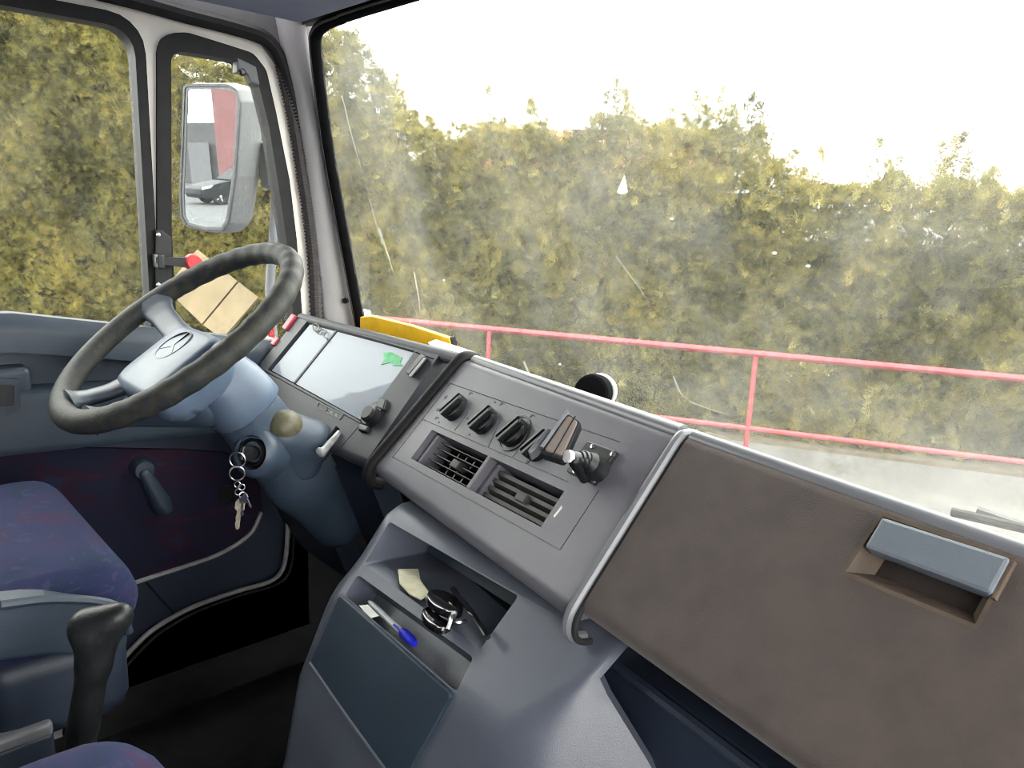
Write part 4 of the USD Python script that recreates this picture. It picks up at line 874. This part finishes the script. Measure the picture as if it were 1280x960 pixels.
# railing
rl = thing('railing', hpt(0, .75), 'red painted tube railing running along the foot of the hedge', 'railing')
RD = .72
def rline(s, z): return hpt(s, RD, z)
p1 = atz(941, 500, -1.5); s_post = float((np.array(p1[:2]) - H0) @ HD)
def s_of(px_, py_, z): 
    a = hpt(0, RD); n_ = np.array([HNn[0], HNn[1], 0]); P = on(px_, py_, a, n_); return float((P[:2] - H0) @ HD)
sp1, sp0 = s_of(941, 480, 0), s_of(611, 430, 0)
s_end = s_of(336, 388, 0)
obj('top_rail', tube([rline(s_end, 1.0), rline(13, 1.0)], .030, 12), 'railing_paint', rl)
obj('lower_rail', tube([rline(s_end, .34), rline(13, .34)], .024, 12), 'railing_paint', rl)
for k in range(-1, 5): obj('post', tube([rline(sp1 + k * (sp1 - sp0), .02), rline(sp1 + k * (sp1 - sp0), 1.0)], .022, 10), 'railing_paint', rl)
# hedge: skyline heights along its length, read off where the tops stand
sky = [(-60, -120), (40, -70), (120, -40), (200, 30), (240, 78), (280, 78), (300, 60), (330, 20), (400, 50), (425, 38), (445, 75), (462, 95), (480, 122), (495, 150), (520, 162), (536, 158), (548, 174), (568, 173), (580, 158), (600, 150), (640, 160), (662, 150), (694, 178), (712, 178), (735, 140), (775, 145), (800, 165), (830, 150), (870, 165), (905, 158), (945, 165), (970, 200), (990, 220), (1030, 228), (1060, 228), (1085, 232), (1128, 212), (1150, 238), (1190, 222), (1230, 232), (1280, 238)]
nh = np.array([HNn[0], HNn[1], 0]); hs = []
for q in sky:
    P = on(*q, hpt(0, -.45), nh); hs.append((float((P[:2] - H0) @ HD), P[2] - GZ))
hs = np.array(sorted(hs)); hs = np.vstack([[(-22, hs[0, 1])], hs, [(16, hs[-1, 1])]])
print('hedge', hs.round(2).tolist())
def hh(s): return np.interp(s, hs[:, 0], hs[:, 1])
hedge = thing('conifer_hedge', hpt(0, -.6), 'tall olive-green conifer hedge behind the red railing', 'hedge')
# inner mass
S = np.linspace(-17, 11, 120); core = []
for s in S:
    h = hh(s) - .58; core.append(np.array([hpt(s, -.85, 0), hpt(s, -.80, h * .5), hpt(s, -.88, h * .85), hpt(s, -1.0, h), hpt(s, -1.15, h * .85), hpt(s, -1.3, 0)]))
cm = loft(core); vv = cm.vertices; cm.vertices = vv + (meshkit.fbm(vv * 3.0, 3)[:, None] - .5) * np.array([HNn[0], HNn[1], .3]) * .30
obj('branch_core', cm, 'hedge_core', hedge, smooth=False)
# one spray: a flat fan of scale leaves
def spray(seed):
    r = np.random.default_rng(seed); V = []; F = []
    def leaf(p, d, n, L, w):
        k = len(V); sd = np.cross(d, n); V.extend([p - sd * w * .3, p + d * L * .5 - sd * w, p + d * L, p + d * L * .5 + sd * w]); F.extend([[k, k + 1, k + 2], [k, k + 2, k + 3]])
    n0 = np.array([0, 1.0, 0])
    for b in range(5):
        a = (b - 2) * .42 + r.normal() * .08; d = np.array([math.sin(a), r.normal() * .12, math.cos(a)]); L = (1 - abs(b - 2) * .2)
        for k in range(7):
            p = d * L * (.15 + .13 * k); sgn = 1 if k % 2 else -1; aa = a + sgn * .7
            dd = unit([math.sin(aa), r.normal() * .35, math.cos(aa)]); leaf(p, dd, n0, .20 * (1.1 - k * .08), .050)
        leaf(d * L * .9, d, n0, .16, .045)
    return np.array(V), np.array(F)
inst = UsdGeom.PointInstancer.Define(stage, str(hedge.GetPath()) + '/foliage'); tag(inst, None, None, None, 'stuff')
protos = []
for k in range(4):
    V, F = spray(k); g_ = usdkit.mesh(stage, str(hedge.GetPath()) + f'/foliage/spray_{k + 1:03d}' if k else str(hedge.GetPath()) + '/foliage/spray', (V, F), MAT['foliage'], smooth=False); protos.append(g_.GetPath())
N = 95000
s = rng.uniform(-14.5, 7, N); H = hh(s)
z = H * rng.uniform(.0, 1.0, N) ** .85
bul = (meshkit.fbm(np.stack([s * 1.5, z * 1.3, np.zeros(N)], 1), 3, 9) - .5)
top = np.clip((z / H - .80) / .20, 0, 1)
bul2 = (meshkit.fbm(np.stack([s * 6.5, z * 6.5, np.zeros(N)], 1), 2, 21) - .5)
d = -.20 + bul * .42 + bul2 * .34 - .50 * top ** 1.5 * rng.uniform(.3, 1.5, N) - rng.exponential(.13, N) - .15 * (z / H)
P = H0 + HD * s[:, None] + HNn * d[:, None]
pos = np.stack([P[:, 0], P[:, 1], GZ + z - .04 + rng.normal(0, .03, N)], 1)
# loose tips above the skyline
nb_ = 15000; s3 = rng.uniform(-14.5, 7, nb_); P3 = H0 + HD * s3[:, None] + HNn * (-.55 + rng.normal(0, .20, nb_))[:, None]
pos = np.vstack([pos, np.stack([P3[:, 0], P3[:, 1], GZ + hh(s3) * rng.uniform(.72, .985, nb_)], 1)])
nt_ = 2600; s2 = rng.uniform(-14.5, 7, nt_); k2 = hh(s2); d2 = -.7 + rng.normal(0, .22, nt_); P2 = H0 + HD * s2[:, None] + HNn * d2[:, None]
tips = np.stack([P2[:, 0], P2[:, 1], GZ + k2 - .08 + np.abs(rng.normal(0, .10, nt_)) * (meshkit.noise(np.stack([s2 * 3, s2 * 0, s2 * 0], 1), 3) > .5)], 1)
# upright leader shoots along the top
lead = []
for k in range(260):
    s0_ = rng.uniform(-13.5, 6); h0_ = hh(s0_) - .12; hgt = rng.uniform(.14, .52) * (1 if rng.uniform() < .6 else .5); d0_ = -.62 + rng.normal(0, .16)
    for q in np.linspace(0, 1, int(14 + hgt * 90)):
        w_ = .15 * (1 - q) + .012; a_ = hpt(s0_ + rng.normal(0, w_ * .7), d0_ + rng.normal(0, w_ * .7), h0_ + q * hgt); lead.append(a_)
lead = np.array(lead); pos = np.vstack([pos, tips, lead]); M = len(pos)
quat = []
out3 = np.array([HNn[0], HNn[1], 0])
for i in range(M):
    up = unit(Z * rng.uniform(.2, 1.0) + out3 * rng.uniform(-.1, 1.0) + np.array([HD[0], HD[1], 0]) * rng.normal(0, .5)) if i < N + nb_ else unit(Z + rng.normal(0, .25, 3))
    nn = rng.normal(0, 1, 3) + out3 * .8; ex = unit(np.cross(nn, up)); ny = np.cross(up, ex)
    R = np.stack([ex, ny, up], 1); q = trimesh.transformations.quaternion_from_matrix(np.vstack([np.hstack([R, np.zeros((3, 1))]), [0, 0, 0, 1]]))
    quat.append(Gf.Quath(float(q[0]), float(q[1]), float(q[2]), float(q[3])))
sc_ = rng.uniform(.07, .14, M); sc_[N + nb_:] *= .8
base = hpt(0, -.6)
inst.CreatePositionsAttr(Vt.Vec3fArray.FromNumpy((pos - base).astype(np.float32)))
inst.CreateOrientationsAttr(Vt.QuathArray(quat)); inst.CreateScalesAttr(Vt.Vec3fArray.FromNumpy(np.repeat(sc_[:, None], 3, 1).astype(np.float32)))
inst.CreateProtoIndicesAttr(Vt.IntArray.FromNumpy(rng.integers(0, 4, M).astype(np.int32))); inst.CreatePrototypesRel().SetTargets(protos)
# tan boards leaning on the railing
tb = thing('tan_boards', hpt(-4.6, .95), 'two tan boards leaning askew against the railing beyond the driver window', 'boards')
TBF = Frame(hpt(0, .98, .5), np.array([HD[0], HD[1], 0]), unit(np.array([HNn[0], HNn[1], .25])))
q1 = TBF.pxs([(244, 312), (298, 342), (262, 392), (212, 352)]); q2 = TBF.pxs([(299, 343), (322, 372), (276, 424), (254, 404)])
q1 = TBF.pxs([(246, 312), (296, 352), (252, 405), (206, 360)]); q2 = TBF.pxs([(297.5, 353), (322, 372), (277, 424), (253.5, 406)])
obj('board', slab(TBF, q1, -.03, 0, .004), 'tan_board', tb); obj('board', slab(TBF, q2, -.035, -.004, .004), 'tan_board', tb)
# roofs and walls beyond the hedge
hs_ = thing('house', hpt(-6, -16), 'house with orange tiled roof showing above the hedge', 'house')
def hb(s0, s1, d0, d1, z0, z1): return loft([np.array([hpt(s0, d0, z0), hpt(s1, d0, z0), hpt(s1, d1, z0), hpt(s0, d1, z0)]), np.array([hpt(s0, d0, z1), hpt(s1, d0, z1), hpt(s1, d1, z1), hpt(s0, d1, z1)])])
obj('walls', hb(-9.5, -2.5, -20, -13, 0, 3.3), 'red_wall', hs_)
obj('roof', loft([np.array([hpt(-10, -12.6, 3.2), hpt(-10, -16.5, 4.75), hpt(-10, -20.4, 3.2)]), np.array([hpt(-2, -12.6, 3.2), hpt(-2, -16.5, 4.75), hpt(-2, -20.4, 3.2)])]), 'roof_tile', hs_)

# ------------------------------------------------------------------ behind the truck: what the door mirror shows
def refl(x, y, z):                                      # the point at height z that a pixel of the mirror glass shows
    d = ray(x, y); P = d * ((MC @ MN) / (d @ MN)); rd = d - 2 * (d @ MN) * MN; return P + rd * ((z - P[2]) / rd[2])
def reflv(x, y, dist):
    d = ray(x, y); P = d * ((MC @ MN) / (d @ MN)); rd = d - 2 * (d @ MN) * MN; return P + rd * (dist / np.hypot(rd[0], rd[1]))

yd = struct('yard', loft([np.array([(-60, -80, GZ - .003), (2, -80, GZ - .003), (2, -6, GZ - .003), (-60, -6, GZ - .003)]), np.array([(-60, -80, GZ + .003), (2, -80, GZ + .003), (2, -6, GZ + .003), (-60, -6, GZ + .003)])]), 'asphalt')
def wallbox(a, b, depth, z1, away):
    a, b = np.array(a[:2]), np.array(b[:2]); n_ = away * depth
    return loft([np.array([(*p, GZ) for p in (a, b, b + n_, a + n_)]), np.array([(*p, GZ + z1) for p in (a, b, b + n_, a + n_)])])
back = unit(reflv(268, 190, 40)[:2] - MC[:2])
rb = thing('red_building', np.array([*reflv(290, 190, 36)[:2], GZ]), 'pink-red rendered building seen in the door mirror behind the car', 'building')
obj('wall', wallbox(reflv(272, 190, 40), reflv(330, 190, 37), 7, 10, back), 'red_wall', rb)
obj('roof', wallbox(reflv(271.5, 190, 35.9), reflv(330, 190, 32.9), 14.3, 9.3, back), 'grey_wall', rb) if False else None
gb_ = thing('grey_building', np.array([*reflv(250, 190, 48)[:2], GZ]), 'long grey flat-roofed building seen in the door mirror left of the red one', 'building')
obj('wall', wallbox(reflv(205, 190, 54), reflv(284, 190, 51), 10, 3.7, back), 'grey_wall', gb_)
ga, gb2 = reflv(236, 190, 52.4), reflv(262, 190, 51.6)
obj('panel_door', wallbox(ga, gb2, .3, 2.5, -back), 'pale_door', gb_, label='pale sliding door')
# the dark parked car
c0 = refl(253, 257, -EYE); cax = unit(unit((refl(300, 259, -EYE) - c0) * [1, 1, 0]) * .72 + np.array([*back, 0]) * .70); cw = np.array([-cax[1], cax[0], 0]); cw = cw if cw[:2] @ back > 0 else -cw
car = thing('parked_car', np.array([*c0[:2], GZ]), 'dark grey parked car seen in the door mirror', 'car')
CP = lambda u, w, z: np.array([*c0[:2], GZ]) + cax * u + cw * w + Z * z
low_ = [(.10, .26), (.0, .42), (.02, .62), (.25, .74), (1.15, .92), (3.75, .98), (4.35, .92), (4.42, .60), (4.36, .28)]
low_r = rounded(low_, .06, 4)
obj('body', loft([np.array([CP(u * k + 2.2 * (1 - k), w, z * (1 if k == 1 else .98)) for u, z in low_r]) for w, k in ((.0, .97), (.08, 1), (1.66, 1), (1.74, .97))]), 'car_paint', car, smooth=40)
top_ = rounded([(1.10, .90), (1.85, 1.36), (2.5, 1.44), (3.2, 1.40), (3.9, .95)], .05, 4)
obj('cabin', loft([np.array([CP(u * k + 2.4 * (1 - k), w, .9 + (z - .9) * q) for u, z in top_]) for w, k, q in ((.06, 1.0, .02), (.20, .93, .98), (.30, .92, 1), (1.44, .92, 1), (1.54, .93, .98), (1.68, 1.0, .02))]), 'car_paint', car, smooth=40)
for P4 in ([(1.55, .97), (2.0, 1.30), (2.42, 1.34), (2.42, .97)], [(2.50, .97), (2.50, 1.34), (3.05, 1.31), (3.45, .97)]):
    qs = [CP(u, .085 + (z - .9) * .25, z) for u, z in P4]; obj('side_window', loft([np.array(qs), np.array(qs) - cw * .012]), 'car_glass', car)
for u in (.80, 3.55):
    for w in (.02, 1.56):
        f_ = Frame(CP(u, w, .32), cax, -cw if w < 1 else cw); wl_ = obj('wheel', lathe(f_, 0, 0, [(.001, -.16), (.31, -.16), (.32, -.12), (.32, .0), (.29, .02), (.21, .02), (.20, .0), (.001, .0)], 32), 'tyre', car)
        obj('rim', join(lathe(f_, 0, 0, [(.001, .0), (.06, .0), (.05, .022), (.001, .024)], 16), *[loft([f_.pts([(math.cos(a) * .05 - math.sin(a) * .02, math.sin(a) * .05 + math.cos(a) * .02), (math.cos(a) * .20 - math.sin(a) * .02, math.sin(a) * .20 + math.cos(a) * .02), (math.cos(a) * .20 + math.sin(a) * .02, math.sin(a) * .20 - math.cos(a) * .02), (math.cos(a) * .05 + math.sin(a) * .02, math.sin(a) * .05 - math.cos(a) * .02)], h) for h in (.0, .018)]) for a in np.arange(5) * 2 * np.pi / 5], ), 'alloy', wl_)
hlp = [(.06, .60), (.10, .72), (.55, .78), (.40, .66)]; hq = [CP(u, .02, z) for u, z in hlp]; obj('headlight', loft([np.array(hq), np.array(hq) - cw * .03]), 'alloy', car)
